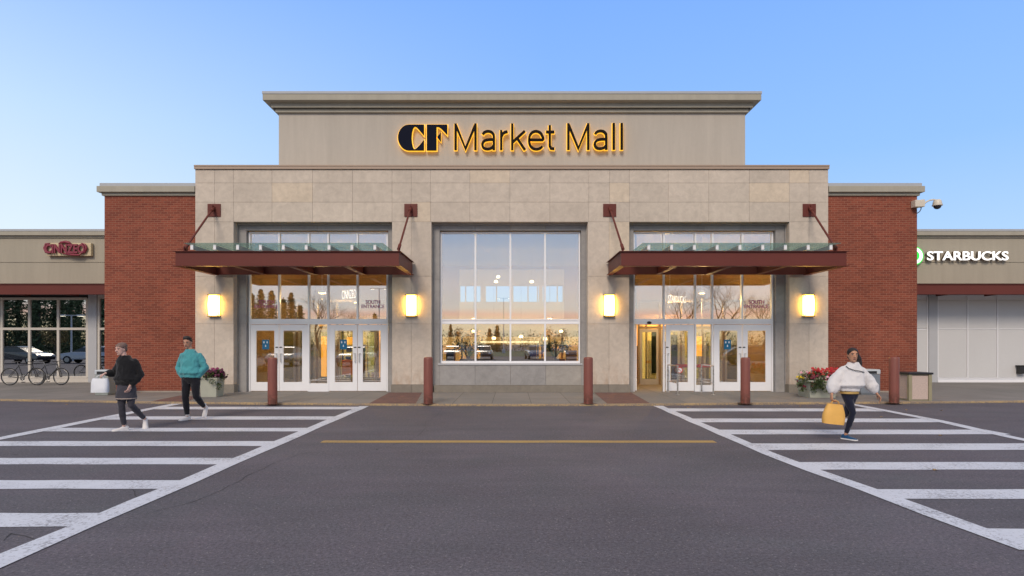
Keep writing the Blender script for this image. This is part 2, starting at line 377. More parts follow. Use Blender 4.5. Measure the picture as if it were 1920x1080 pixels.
def rect(x0, x1, ya, yb): 
    m = 8; return [[(x0 + (x1 - x0) * i / m, wob(ya, i)), (x0 + (x1 - x0) * (i + 1) / m, wob(ya, i + 1)), (x0 + (x1 - x0) * (i + 1) / m, wob(yb, i + 1.5)), (x0 + (x1 - x0) * i / m, wob(yb, i + .5))] for i in range(m)]
mk2 = []
for i, (a, b) in enumerate([(762.9, 767.7), (781, 787), (802.6, 809.2), (827.5, 836.6), (859, 871), (900.8, 917), (962.5, 988)]):
    mk2 += rect(-9.1, -3.92, D(a), D(b))
for i, (a, b) in enumerate([(766, 771.5), (785, 792), (806, 814.6), (831.8, 844), (866.8, 881), (918, 935.8), (992, 1021)]):
    mk2 += rect((3.88, 3.88, 3.88, 3.88, 3.88, 4.0, 4.12)[i], 9.1 if i < 6 else 8.8, D(a), D(b))
sheet('crosswalk_bars', mk2, WPAINT, .004)
sheet('crosswalk_edge_lines', mk, WPAINT, .0075)
sheet('yellow_stop_line', rect(X(604, CAMY + 10.37), X(1340, CAMY + 10.37), D(826.3), D(830.4)), YPAINT, .004)
# asphalt cracks (a thin dark gap that wanders)
CRK = plain('crack_filler', (.045, .042, .048), .9)
def crack(pix, w):
    pts = [Vector(((px - HX) * CAMZ / (py - HY), D(py))) for px, py in pix]; fine = []
    for a, b in zip(pts, pts[1:]):
        m = max(2, int((b - a).length / .12))
        for i in range(m):
            p = a.lerp(b, i / m); q = mnoise.noise(Vector((p.x * 3, p.y * 3, 1))) * .07; fine.append(p + Vector((q, q * .7)))
    out = []
    for i in range(len(fine) - 1):
        t = (fine[i + 1] - fine[i]).normalized(); nn = Vector((-t.y, t.x)); ww = w * (.5 + abs(mnoise.noise(Vector((i * .4, 2, 3)))) * 1.6)
        out.append([tuple(fine[i] - nn * ww), tuple(fine[i] + nn * ww), tuple(fine[i + 1] + nn * ww), tuple(fine[i + 1] - nn * ww)])
    return out
cr = crack([(830, 764), (820, 779), (799, 793), (796, 806), (781, 819), (765, 827), (726, 838), (687, 845), (610, 847), (561, 851), (480, 884), (434, 910), (365, 941), (299, 957), (246, 973)], .0045)
cr += crack([(0, 1015), (25, 1000), (60, 1012), (70, 1030)], .006)
cr += crack([(240, 915), (262, 932), (300, 936)], .005)
sheet('asphalt_crack', cr, CRK, .003)

# ------------------------------------------------------------------ mall entrance building
mall = thing('mall_building', 'two storey mall entrance block clad in pale limestone with red brick flanks', 'building', (0, 0, 0))
B_T = 9.86
def panels(mb, xs, zs, Y, skip=lambda x, z: False, th=.06, gap=.0028):
    for x0, x1 in zip(xs, xs[1:]):
        for z0, z1 in zip(zs, zs[1:]):
            if skip((x0 + x1) / 2, (z0 + z1) / 2): continue
            mb.box(x0 + gap, x1 - gap, Y, Y + th, z0 + gap, z1 - gap)
x_ = lambda px: X(px, 0); z_ = lambda py: Z(py, 0)
zt = [z_(v) for v in (416, 379, 343, 318)]
sw = MB()
panels(sw, [x_(v) for v in (366, 402, 438, 510, 586, 661, 735, 771, 807, 881, 956, 1031, 1104, 1143, 1180, 1253, 1329, 1405, 1480, 1517, 1553)], zt, 0)
zp = [z_(v) for v in (721, 607, 518, 416)]
for a, b, c in ((366, 402, 438), (735, 771, 809), (1102, 1142, 1180), (1480, 1517, 1553)):
    panels(sw, [x_(a), x_(b), x_(c)], zp, 0)
# reveals of the three openings (each returns 0.31 m into the wall)
RV = .31
opn = [(438, 735), (809, 1102), (1180, 1480)]
for a, b in opn:
    for px, sg in ((a, -1), (b, 1)):
        x0 = x_(px)
        for z0, z1 in zip(zp, zp[1:]): sw.box(x0, x0 + sg * .05, .064, RV, z0 + .003, z1 - .003)
    sw.box(x_(a), x_(b), .064, RV + .3, z_(416), z_(416) + .05)
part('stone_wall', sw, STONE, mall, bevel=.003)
bk = MB()   # dark joint backing just behind the panels
for a, b in ((366, 438), (735, 809), (1102, 1180), (1480, 1553)): bk.box(x_(a) + .055, x_(b) - .055, .02, .30, 0, z_(416))
bk.box(x_(366) + .01, x_(1553) - .01, .02, .055, z_(416) + .006, z_(318))
bk.box(x_(366) + .01, x_(1553) - .01, .62, .9, z_(416) + .06, z_(318))
part('wall_core', bk, STONE_JOINT, mall)
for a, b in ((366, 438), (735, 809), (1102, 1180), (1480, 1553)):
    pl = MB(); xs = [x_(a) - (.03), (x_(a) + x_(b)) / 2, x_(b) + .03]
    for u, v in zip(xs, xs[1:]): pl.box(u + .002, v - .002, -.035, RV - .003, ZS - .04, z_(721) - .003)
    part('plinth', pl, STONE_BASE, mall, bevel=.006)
cp = MB(); cp.box(x_(365), x_(1554), -.05, .95, z_(317.6), z_(311)); cp.box(x_(365) - .0, x_(1554), -.065, -.02, z_(312.5), z_(310))
part('coping', cp, COPING, mall, bevel=.006)
# grey stone surrounds inside the openings
sr = MB()
for (a, b), (wl, wr, wt, wb) in zip(opn, ((464, 729, 433, None), (825, 1089, 433, 683), (1187, 1452, 433, None))):
    xa, xb = x_(a) - .0, x_(b) + .0; gx0, gx1 = X(wl, .4), X(wr, .4); zt0 = z_(416); gz = Z(wt, .4); gb = Z(wb, .4) if wb else 0
    zz = [0.04, z_(605), z_(522), zt0]
    for u, v in zip(zz, zz[1:]):
        sr.box(xa, gx0, RV, .56, u + .002, min(v, gz + 9) - .002)
        sr.box(gx1, xb, RV, .56, u + .002, v - .002)
    m = 4; 
    for i in range(m): sr.box(gx0 + (gx1 - gx0) * i / m + .003, gx0 + (gx1 - gx0) * (i + 1) / m - .003, RV + .002, .56, gz, zt0 - .002)
    # stepped outer lip
    sr.box(xa, xa + .03, RV - .06, RV, ZS, zt0); sr.box(xb - .03, xb, RV - .06, RV, ZS, zt0)
    sr.box(xa + .03, xb - .03, RV - .06, RV, zt0 - .06, zt0 - .003)
    if wb:
        for i in range(m): sr.box(gx0 + (gx1 - gx0) * i / m + .003, gx0 + (gx1 - gx0) * (i + 1) / m - .003, RV + .002, .56, Z(722, .31), gb - .02)
part('window_surround', sr, STONE_GREY, mall, bevel=.003)
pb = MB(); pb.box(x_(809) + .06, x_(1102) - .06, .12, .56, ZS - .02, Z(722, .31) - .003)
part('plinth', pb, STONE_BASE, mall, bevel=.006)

# parapet block and its stepped cornice
PY = 1.0; PW = 8.06; PT = Z(171, PY - .4)
pw = MB(); pw.box(-PW, PW, PY, PY + 9, 6.5, PT - .08); part('parapet_wall', pw, EIFS, mall)
co = MB()
def ring_step(o, z0, z1): co.box(-PW - o, PW + o, PY - o, PY + 9 + o, z0, z1)
zc = lambda py, o: Z(py, PY - o)
ring_step(.09, zc(210.5, .09), zc(203.5, .09) + .01)
ring_step(.195, zc(201.5, .195), zc(193.5, .195) + .01)
# sloped soffit up to the main band
def frus(o0, z0, o1, z1):
    rr = [[(-PW - o, PY - o, z), (PW + o, PY - o, z), (PW + o, PY + 9 + o, z), (-PW - o, PY + 9 + o, z)] for o, z in ((o0, z0), (o1, z1))]
    co.rings(rr)
frus(.12, zc(203, .09) + .01, .15, zc(201.5, .195))
frus(.22, zc(193.5, .195) + .005, .36, zc(187.5, .4) - .0)
ring_step(.40, zc(187.5, .4), zc(176, .4))
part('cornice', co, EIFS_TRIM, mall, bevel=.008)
fl = MB(); fl.box(-PW - .415, PW + .415, PY - .415, PY + 9.4, zc(176, .4) + .002, PT); part('roof_flashing', fl, FLASH, mall, bevel=.004)

# brick flanks
BY = .15
for a, b, ca, cb in ((196, 366, 187, 366), (1553, 1719.5, 1553, 1731)):
    bw = MB(); xa, xb = X(a, BY), X(b, BY); bt = Z(366, BY)
    if a < 900: xb = x_(366) + .05
    else: xa = x_(1553) - .05
    bw.box(xa, xb, BY, 12, -.02, bt)
    w = part('brick_wall', bw, BRICK, mall)
    cc = MB(); s = -1 if a < 900 else 1
    def bstep(o, z0, z1, mb):
        if s < 0: mb.box(xa - o, xb - .07, BY - o, 12 + o, z0, z1)
        else: mb.box(xa + .07, xb + o, BY - o, 12 + o, z0, z1)
    bstep(.06, Z(366.5, BY - .06), Z(360.5, BY - .06), cc); bstep(.16, Z(359.5, BY - .16), Z(348.5, BY - .16), cc)
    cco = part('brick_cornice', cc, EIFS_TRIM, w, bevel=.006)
    ff = MB(); bstep(.10, Z(348.5, BY - .16) + .002, Z(343, BY - .1), ff); part('roof_flashing', ff, FLASH, w, bevel=.004)
    bb = MB(); 
    part('brick_footing', bb.box(xa - (.015 if s < 0 else -.08), xb + (.015 if s > 0 else -.08), BY - .012, BY - .0005, 0, ZS + .05), STONE_JOINT, w)

# ------------------------------------------------------------------ glazing
WY = .44    # front plane of the frames
def X5(px): return X(px, WY)
def Z5(py): return Z(py, WY)
FW = .055
def pane(parent, x0, x1, z0, z1, mat=GLASS, Y=WY + .06):
    return part('glass_pane', MB().box(x0, x1, Y, Y + .008, z0, z1), mat, parent)
def bar(mb, x0, x1, z0, z1, y0=WY, y1=WY + .12): mb.box(x0, x1, y0, y1, z0, z1)
TXT = []
def glazing(L, mull, Rr, zt_, zmid0, zmid1, zb, doorspans):
    """upper lights between mullions, transom, sidelight; doorspans = open spans at the bottom"""
    fr = MB(); xs = [X5(L)] + [X5(v) for v in mull] + [X5(Rr)]
    zt, zm1, zm0 = Z5(zt_), Z5(zmid0), Z5(zmid1)
    bar(fr, xs[0], xs[0] + FW, ZS, zt); bar(fr, xs[-1] - FW, xs[-1], ZS, zt)
    bar(fr, xs[0] + FW, xs[-1] - FW, zt - .05, zt - .0)
    for i, x in enumerate(xs[1:-1]):
        full = doorspans[i + 1] != doorspans[i]
        bar(fr, x - FW / 2, x + FW / 2, zm1, zt - .05, WY - .004)
        if full: bar(fr, x - FW / 2, x + FW / 2, ZS, zm0, WY - .004)
    bar(fr, xs[0] + FW, xs[-1] - FW, zm0, zm1, WY - .008)
    bar(fr, xs[0] + FW, xs[-1] - FW, (zm0 + zm1) / 2 - .025, (zm0 + zm1) / 2 + .02, WY - .016, WY - .008)
    return fr, xs, zt, zm1, zm0
WHITE_M = ALU
PURP = plain('purple_vinyl', (.34, .10, .24), .5, bump=0)
BLUEV = plain('blue_notice', (.0, .13, .27), .4, var=.03, bump=0)
WHV = plain('white_vinyl', (.75, .78, .8), .5, var=.02, bump=0)
def door(L, Rr, zt_, gl, gr, handle_side, parent, poster=False, rot=0):
    x0, x1 = X5(L) + .008, X5(Rr) - .008; z1 = Z5(zt_) - .012; z0 = ZS + .02
    g0, g1 = X5(gl), X5(gr); gz1, gz0 = Z5(620), Z5(716.5); y0, y1 = WY + .015, WY + .065
    d = MB(); d.box(x0, g0, y0, y1, z0, z1); d.box(g1, x1, y0, y1, z0, z1); d.box(g0, g1, y0, y1, gz1, z1); d.box(g0, g1, y0, y1, z0, gz0)
    d.box(x0 + .02, x0 + .05, y0 - .012, y0 - .001, z1 - .05, z1 - .02); d.box(x1 - .05, x1 - .02, y0 - .012, y0 - .001, z1 - .05, z1 - .02)
    dl = part('door', d, ALU, parent, bevel=.003)
    part('glass_pane', MB().box(g0 - .01, g1 + .01, y0 + .02, y0 + .028, gz0 - .01, gz1 + .01), GLASSD, dl)
    hx = (x1 - .06) if handle_side > 0 else (x0 + .06)
    h = MB(); za, zb = Z5(663), Z5(679)
    h.tube([(hx, y0, za), (hx, y0 - .06, za), (hx, y0 - .06, zb), (hx, y0, zb)], .011, 8)
    h.tube([(hx - .0, y0 - .004, za), (hx - handle_side * .05, y0 - .05, za)], .009, 6)
    part('door_handle', h, STEEL, dl, smooth=True)
    lk = MB(); lk.box(hx - .05, hx + .03, y0 - .014, y0 - .001, Z5(652.2), Z5(650.2)); part('lock_plate', lk, BLACK, dl)
    if poster:
        px0, px1 = poster; ps = MB(); a, b = X5(px0), X5(px1); c, e = Z5(655), Z5(637)
        ps.box(a, b, y0 + .012, y0 + .018, c, e)
        po = part('notice', ps, BLUEV, dl)
        w = b - a; hh = e - c
        for (u, v) in ((.25, .7), (.72, .7), (.5, .32)):
            q = MB(); q.box(a + w * u - .018, a + w * u + .018, y0 + .009, y0 + .0115, c + hh * v - .02, c + hh * v + .02); q.tube([(a + w * u, y0 + .0085, c + hh * v + .035), (a + w * u, y0 + .0115, c + hh * v + .035)], .016, 8)
            part('notice_figure', q, WHV, po)
    return dl

# left entrance
fr, xs, zt1, zm1, zm0 = glazing(466, (523, 578.5, 615, 670), 727.5, 435, 598, 608, 733, (0, 0, 1, 2, 2))
lg = part('entrance_glazing', fr, ALU, mall, bevel=.003); lg['label'] = 'white framed glazing and transom over the doors left of the big window'
for a, b in zip(xs, xs[1:]): pane(lg, a + FW / 2, b - FW / 2, zm1, zt1 - .05)
sb = MB(); a, b = X5(578.5) + FW / 2, X5(615) - FW / 2; sb.box(a, b, WY + .002, WY + .1, ZS, Z5(719)); part('sidelight_base', sb, ALU, lg)
pane(lg, a, b, Z5(719), zm0, GLASSD)
door(469, 523, 608, 480, 514, 1, mall, (491, 504)); door(523, 578, 608, 531, 566, -1, mall)
door(616, 670, 608, 627.5, 661, 1, mall, (637, 650)); door(670, 724.5, 608, 680, 713.5, -1, mall)
# right entrance
fr, xs, zt1, zm1, zm0 = glazing(1187, (1245, 1304, 1336, 1392), 1450, 435, 598, 608, 733, (3, 0, 1, 2, 2))
rg = part('entrance_glazing', fr, ALU, mall, bevel=.003); rg['label'] = 'white framed glazing over the doors with one leaf standing open'
for a, b in zip(xs, xs[1:]): pane(rg, a + FW / 2, b - FW / 2, zm1, zt1 - .05)
sb = MB(); a, b = X5(1304) + FW / 2, X5(1336) - FW / 2; sb.box(a, b, WY + .002, WY + .1, ZS, Z5(722)); part('sidelight_base', sb, ALU, rg)
pane(rg, a, b, Z5(722), zm0, GLASSD)
part('door_sensor', MB().ball((X5(1217), WY - .03, Z5(605)), .06, 12, sc=(1.3, .7, .8)), BLACK, rg, smooth='all')
door(1248, 1302, 608, 1257.5, 1290, -1, mall)
door(1338, 1392, 608, 1349.5, 1383, 1, mall, (1358, 1371)); door(1392, 1447, 608, 1402.5, 1436, -1, mall)
# the open leaf, swung into the vestibule on its left jamb
xo = X5(1193); od = MB(); L_ = .95; z1 = Z5(608) - .012; z0 = ZS + .02
od.box(xo, xo + .045, .60, .72, z0, z1); od.box(xo, xo + .045, .6 + L_ - .1, .6 + L_, z0, z1); od.box(xo, xo + .045, .72, .6 + L_ - .1, z1 - .12, z1); od.box(xo, xo + .045, .72, .6 + L_ - .1, z0, z0 + .25)
odo = part('door', od, ALU, mall, bevel=.003); odo['label'] = 'open door leaf swung inwards'
part('glass_pane', MB().box(xo + .018, xo + .026, .72, .6 + L_ - .1, z0 + .25, z1 - .12), GLASSD, odo)
part('door_handle', MB().tube([(xo + .045, 1.42, 1.25), (xo + .1, 1.42, 1.25), (xo + .1, 1.42, .95), (xo + .045, 1.42, .95)], .011, 8), STEEL, odo, smooth=True)

# centre display window
dw = MB(); wxs = [X5(v) for v in (825.5, 891.5, 957, 1022, 1088)]; zt1, zb1 = Z5(435), Z5(681); a1, a0 = Z5(598.5), Z5(607.5)
bar(dw, wxs[0], wxs[0] + .05, zb1, zt1); bar(dw, wxs[-1] - .05, wxs[-1], zb1, zt1)
bar(dw, wxs[0] + .05, wxs[-1] - .05, zt1 - .05, zt1); bar(dw, wxs[0] + .05, wxs[-1] - .05, zb1, zb1 + .07)
for x in wxs[1:-1]:
    bar(dw, x - .03, x + .03, a1, zt1 - .05, WY - .004); bar(dw, x - .03, x + .03, zb1 + .07, a0, WY - .004)
bar(dw, wxs[0] + .05, wxs[-1] - .05, a0, a0 + .05, WY - .006); bar(dw, wxs[0] + .05, wxs[-1] - .05, a1 - .05, a1, WY - .006); bar(dw, wxs[0] + .05, wxs[-1] - .05, a0 + .05, a1 - .05, WY + .02)
dwo = part('display_window', dw, ALU, mall, bevel=.003)
for a, b in zip(wxs, wxs[1:]):
    pane(dwo, a + .025, b - .025, a1, zt1 - .05); pane(dwo, a + .025, b - .025, zb1 + .07, a0)
part('window_sill', MB().box(wxs[0] - .06, wxs[-1] + .06, RV - .03, WY + .02, zb1 - .055, zb1 - .003), ALUGREY, dwo, bevel=.004)

# ------------------------------------------------------------------ vinyl and sign lettering
def text_mesh(s, font_size=1.0, ext=.01, off=0.0):
    cu = bpy.data.curves.new('t', 'FONT'); cu.body = s; cu.size = font_size; cu.extrude = ext; cu.offset = off; cu.resolution_u = 5
    ob = bpy.data.objects.new('t', cu); COL.objects.link(ob); bpy.context.view_layer.update()
    dg = bpy.context.evaluated_depsgraph_get(); me = bpy.data.meshes.new_from_object(ob.evaluated_get(dg)); bpy.data.objects.remove(ob); bpy.data.curves.remove(cu)
    return me
def text_width(s):
    me = text_mesh(s, ext=0); xs = [v.co.x for v in me.vertices]; r = (min(xs), max(xs)); bpy.data.meshes.remove(me); return r
def place_text(parent, s, x0, x1, zb, cap, Y, ext, mat, off=0.0, name='letter', each=True, halo=None, hext=.01, hoff=.03, tilt=0.0, flip=None):
    """letters between x0..x1, cap height cap, standing upright facing -Y"""
    a, b = text_width(s); hm = text_mesh('M', ext=0); ch = max(v.co.y for v in hm.vertices); bpy.data.meshes.remove(hm)
    sx = (x1 - x0) / (b - a); sz = cap / ch; out = []
    base = base_of(parent)
    chunks = [(i, c) for i, c in enumerate(s) if c != ' '] if each else [(len(s) - 1, s)]
    for i, c in chunks:
        right = text_width(s[:i + 1])[1] if each else b
        own = text_width(c)[1]; sh = right - own
        for kind, m_, o_, e_, yy in ((name, mat, off, ext, Y),) + (((name + '_glow', halo, hoff, hext, Y + ext * 2 + hext),) if halo else ()):
            me = text_mesh(c, ext=0.5, off=0)
            if o_:
                bpy.data.meshes.remove(me); me = text_mesh(c, ext=0.5, off=o_)
            for v in me.vertices:
                wx = x0 + (v.co.x + sh - a) * sx; wz = zb + v.co.y * sz + tilt * (wx - x0); wy = yy - v.co.z * 2 * e_
                v.co = Vector((wx, wy, wz)) - base
            me.flip_normals() if False else None
            o = put(kind, me, m_, parent if kind == name else out[-1]); 
            if kind == name: out.append(o)
    return out
for (a, b, par) in ((476, 520, lg), (677, 720, lg), (1397, 1442, rg)):
    place_text(par, 'SOUTH', X5(a + 8), X5(b - 8), Z5(569.5), .125, WY + .045, .002, PURP, .012, 'lettering', each=False)
    place_text(par, 'ENTRANCE', X5(a), X5(b), Z5(577.5), .115, WY + .05, .002, PURP, .012, 'lettering', each=False)

# lit mall sign
sign = thing('mall_sign', 'backlit CF Market Mall sign with black letters on the parapet', 'sign', (0, PY - .1, Z(285, PY - .1)))
NAVY = plain('navy_letter_face', (.006, .008, .020), .7, bump=0, spec=.08); BLK = plain('black_letter_face', (.014, .010, .008), .7, bump=0, spec=.08)
AMB = emit('amber_halo', (1.0, .52, .035), 1.05)
LY = PY - .12; sc_ = S(LY)
def ribbon(pts, w, ext=0):
    P = [Vector(p) for p in pts]; n = len(P); L_, R_ = [], []
    if ext: P[0] = P[0] - (P[1] - P[0]).normalized() * ext; P[-1] = P[-1] + (P[-1] - P[-2]).normalized() * ext
    for i in range(n):
        d1 = (P[i] - P[max(0, i - 1)]); d2 = (P[min(n - 1, i + 1)] - P[i]); d1 = d1.normalized() if d1.length else d2.normalized(); d2 = d2.normalized() if d2.length else d1
        m_ = Vector((-(d1 + d2).y, (d1 + d2).x)).normalized(); k = 1 / max(.5, m_.dot(Vector((-d1.y, d1.x)))); L_.append(P[i] + m_ * w / 2 * k); R_.append(P[i] - m_ * w / 2 * k)
    return L_, R_
def smooth_path(P):
    if len(P) < 5: return P
    P = [Vector(p) for p in P]; out = []
    for i in range(len(P) - 1):
        a, b, c, d = P[max(0, i - 1)], P[i], P[i + 1], P[min(len(P) - 1, i + 2)]
        if (c - b).length > 75: out.append(b); continue
        for t in (0, .25, .5, .75): out.append(.5 * ((2 * b) + (c - a) * t + (2 * a - 5 * b + 4 * c - d) * t * t + (3 * b - a - 3 * c + d) * t ** 3))
    return out + [P[-1]]
def glyph(strokes, w=20):
    strokes = [smooth_path(s_) for s_ in strokes]
    px = 1 / 4.364; prev = None
    for nm, grow, y0, y1, mt in (('letter', 0, LY - .10, LY - .03, BLK), ('letter_glow', 2.1 * 4.364, LY - .029, LY + .02, AMB)):
        mb = MB()
        for k, st in enumerate(strokes):
            L_, R_ = ribbon(st, w + grow, grow / 2); q = [[Vector((X(740 + a[0] * px, LY), 0, Z(220 + a[1] * px, LY))) for a in (l, r)] for l, r in zip(L_, R_)]
            e = .0012 * k; mb.rings([[(a.x, y0 - e, a.z), (b_.x, y0 - e, b_.z), (b_.x, y1 - e, b_.z), (a.x, y1 - e, a.z)] for a, b_ in q])
        prev = part(nm, mb, mt, sign if prev is None else prev)
def g_M(o, y=0): return [[(500 + o, 273 + y), (500 + o, 58 + y)], [(662 + o, 273 + y), (662 + o, 58 + y)], [(503 + o, 70 + y), (581 + o, 262 + y), (659 + o, 70 + y)]]
def g_a(o, y=0): return [[(722 + o, 145 + y), (735 + o, 129 + y), (763 + o, 120 + y), (790 + o, 126 + y), (808 + o, 144 + y), (812 + o, 170 + y), (812 + o, 273 + y)], [(812 + o, 187 + y), (765 + o, 189 + y), (732 + o, 200 + y), (718 + o, 228 + y), (730 + o, 256 + y), (760 + o, 265 + y), (793 + o, 256 + y), (812 + o, 232 + y)]]
glyph(g_M(0)); glyph(g_a(0)); glyph([[(872, 112), (872, 273)], [(872, 168), (884, 140), (904, 127), (925, 123)]]); glyph([[(962, 58), (962, 273)], [(1064, 118), (966, 208)], [(1002, 176), (1066, 272)]])
glyph([[(1100, 190), (1208, 190), (1204, 152), (1185, 129), (1155, 120), (1125, 130), (1105, 156), (1100, 193), (1107, 232), (1129, 258), (1160, 266), (1188, 259), (1206, 243)]]); glyph([[(1268, 72), (1268, 238), (1279, 260), (1306, 263)], [(1237, 126), (1306, 126)]])
glyph(g_M(920, -2)); glyph(g_a(917, -3)); glyph([[(1790, 54), (1790, 270)]]); glyph([[(1855, 54), (1855, 270)]])
def logo(pts, name, grow=.028):
    P = [Vector((X(740 + u / 4.364, LY), Z(220 + v / 4.364, LY))) for u, v in pts]
    def off(P, d):
        out = []; n = len(P); ar = sum(P[i].x * P[(i + 1) % n].y - P[(i + 1) % n].x * P[i].y for i in range(n)); sg = 1 if ar > 0 else -1
        for i in range(n):
            e1 = (P[i] - P[i - 1]).normalized(); e2 = (P[(i + 1) % n] - P[i]).normalized(); n1 = Vector((e1.y, -e1.x)) * sg; n2 = Vector((e2.y, -e2.x)) * sg
            b = (n1 + n2); b = b.normalized() if b.length > .1 else n1; out.append(P[i] + b * min(2.0, 1 / max(.35, b.dot(n1))) * d)
        return out
    o = part(name, MB().prism([tuple(p) for p in P], 'y', LY - .08, LY - .02), NAVY, sign)
    part('logo_glow', MB().prism([tuple(p) for p in off(P, grow)], 'y', LY - .019, LY + .02), AMB, o)
arc = [(120 - 90 * math.sin(t), 170 - 105 * math.cos(t)) for t in [math.pi * i / 32 for i in range(33)]]
logo([(242, 65)] + arc + [(242, 275), (242, 190), (200, 240), (178, 262), (163, 266), (152, 250), (144, 215), (140, 172), (144, 128), (152, 96), (165, 80), (180, 84), (198, 103), (242, 155)], 'logo_letter')
logo([(265, 65), (432, 65), (432, 150), (400, 115), (378, 94), (362, 84), (344, 82), (344, 275), (265, 275)], 'logo_letter')
logo([(380, 128), (380, 206), (349, 168)], 'logo_letter', .02)

# ------------------------------------------------------------------ entrance canopies
def canopy(sgn, label):
    FY = -2.45; xa, xb = (-9.74, -3.27) if sgn < 0 else (3.16, 9.68)
    root = thing('entrance_canopy', label, 'canopy', ((xa + xb) / 2, FY / 2, 3.92), 'canopies over the entrance doors')
    z0, z1 = 3.92, 4.32
    f = MB(); f.box(xa, xb, FY, FY + .05, z0, z1); f.box(xa, xa + .05, FY + .05, -.06, z0, z1); f.box(xb - .05, xb, FY + .05, -.06, z0, z1); f.box(xa + .05, xb - .05, -.12, -.06, z0 + .003, z1)
    f.box(xa - .06, xb + .06, FY - .06, FY + .14, z1 + .001, z1 + .016); f.box(xa - .06, xa + .12, FY + .14, -.06, z1 + .001, z1 + .016); f.box(xb - .12, xb + .06, FY + .14, -.06, z1 + .001, z1 + .016)
    f.box(xa - .06, xb + .06, FY - .06, FY + .14, z0 - .016, z0 - .001); f.box(xa - .06, xa + .12, FY + .14, -.06, z0 - .016, z0 - .001); f.box(xb - .12, xb + .06, FY + .14, -.06, z0 - .016, z0 - .001)
    part('canopy_frame', f, REDSTEEL, root, bevel=.004)
    for k in range(1, 4):
        x = xa + (xb - xa) * k / 4; b = MB(); b.box(x - .012, x + .012, FY + .05, -.12, z0 + .02, z1 - .03); b.box(x - .08, x + .08, FY + .05, -.12, z0 + .005, z0 + .019); b.box(x - .08, x + .08, FY + .05, -.12, z1 - .029, z1 - .015)
        part('cross_beam', b, REDSTEEL, root)
    for yy in (FY + .85, FY + 1.65):
        part('cross_beam', MB().box(xa + .05, xb - .05, yy, yy + .06, z1 - .16, z1 - .032), REDSTEEL, root)
    GY = FY + .18; sg_ = S(GY); n = 9
    xs = [X(v, GY) for v in ([361 + 42.8 * i for i in range(9)] if sgn < 0 else [1216 + 42.6 * i for i in range(9)])]
    za, zb = Z(468, GY), Z(460, GY)
    for x in xs:
        r = MB(); r.box(x - .022, x + .022, GY, -.1, za, zb); ro = part('glass_rafter', r, ALUGREY, root)
        part('end_cap', MB().box(x - .04, x + .04, GY - .05, GY - .001, za - .01, zb + .012), WHITE_M, ro, bevel=.004)
    zg = Z(457.5, GY)
    for i in range(len(xs)):
        x0 = xs[i] if i else xs[0] - .0; 
        if i == len(xs) - 1: break
        part('glass_panel', MB().box(x0 + .006, xs[i + 1] - .006, GY - .12, -.1, zg, zg + .014), GLASSF, root)
    e0 = xs[0] - .2; e1 = xs[-1] + .25
    part('glass_panel', MB().box(e0, xs[0] - .006, GY - .12, -.1, zg, zg + .014), GLASSF, root); part('glass_panel', MB().box(xs[-1] + .006, e1, GY - .12, -.1, zg, zg + .014), GLASSF, root)
    for (px, ex) in (((402, xa + .12), (770.5, xb - .06)) if sgn < 0 else ((1143, xa + .1), (1517, xb - .15))):
        x = X(px, 0); zc_ = Z(394.5, 0)
        ap = part('anchor_plate', MB().box(x - .215, x + .215, -.03, -.002, zc_ - .21, zc_ + .21), REDSTEEL, root, bevel=.004)
        t = MB(); p0 = Vector((x, -.05, zc_ + .08)); p1 = Vector((ex, FY + .3, z1 + .14)); t.tube([p0, p1], .032, 10)
        dd = (p1 - p0).normalized(); t.tube([p0 - dd * .02, p0 + dd * .24], .05, 10); t.tube([p1 - dd * .22, p1 + dd * .04], .05, 10)
        t.box(x - .012, x + .012, -.16, -.03, zc_ - .04, zc_ + .14)
        t.box(ex - .015, ex + .015, FY + .22, FY + .42, z1 + .016, z1 + .19)
        part('tie_rod', t, REDSTEEL, root, smooth=True)
    return root
canopy(-1, 'red steel canopy with glass roof over the doors left of the big window')
canopy(1, 'red steel canopy with glass roof above the open door on the right')

# ------------------------------------------------------------------ wall lamps
BRASS = plain('bronze_lamp_frame', (.16, .11, .045), .4, metal=.6)
LAMP = emit('lamp_diffuser', (1.0, .54, .08), 27, (1, .9, .7))
t_ = LAMP.node_tree; s_q = N(t_, 'ShaderNodeSeparateXYZ'); t_.links.new(pos_n(t_, 'Object'), s_q.inputs[0])   # brighter near the tube, dim at the rims
xx_ = math_n(t_, 'POWER', math_n(t_, 'ABSOLUTE', math_n(t_, 'MULTIPLY', s_q.outputs[0], 1 / .175)), 2.5); zq_ = math_n(t_, 'POWER', math_n(t_, 'ABSOLUTE', math_n(t_, 'MULTIPLY_ADD', s_q.outputs[2], 2 / .735, -1)), 4)
k_ = math_n(t_, 'MULTIPLY', math_n(t_, 'SUBTRACT', 1.0, math_n(t_, 'MULTIPLY', xx_, .3), clamp=True), math_n(t_, 'SUBTRACT', 1.0, math_n(t_, 'MULTIPLY', zq_, .97), clamp=True))
t_.links.new(math_n(t_, 'MULTIPLY', k_, 32.0), t_.nodes['Principled BSDF'].inputs['Emission Strength'])
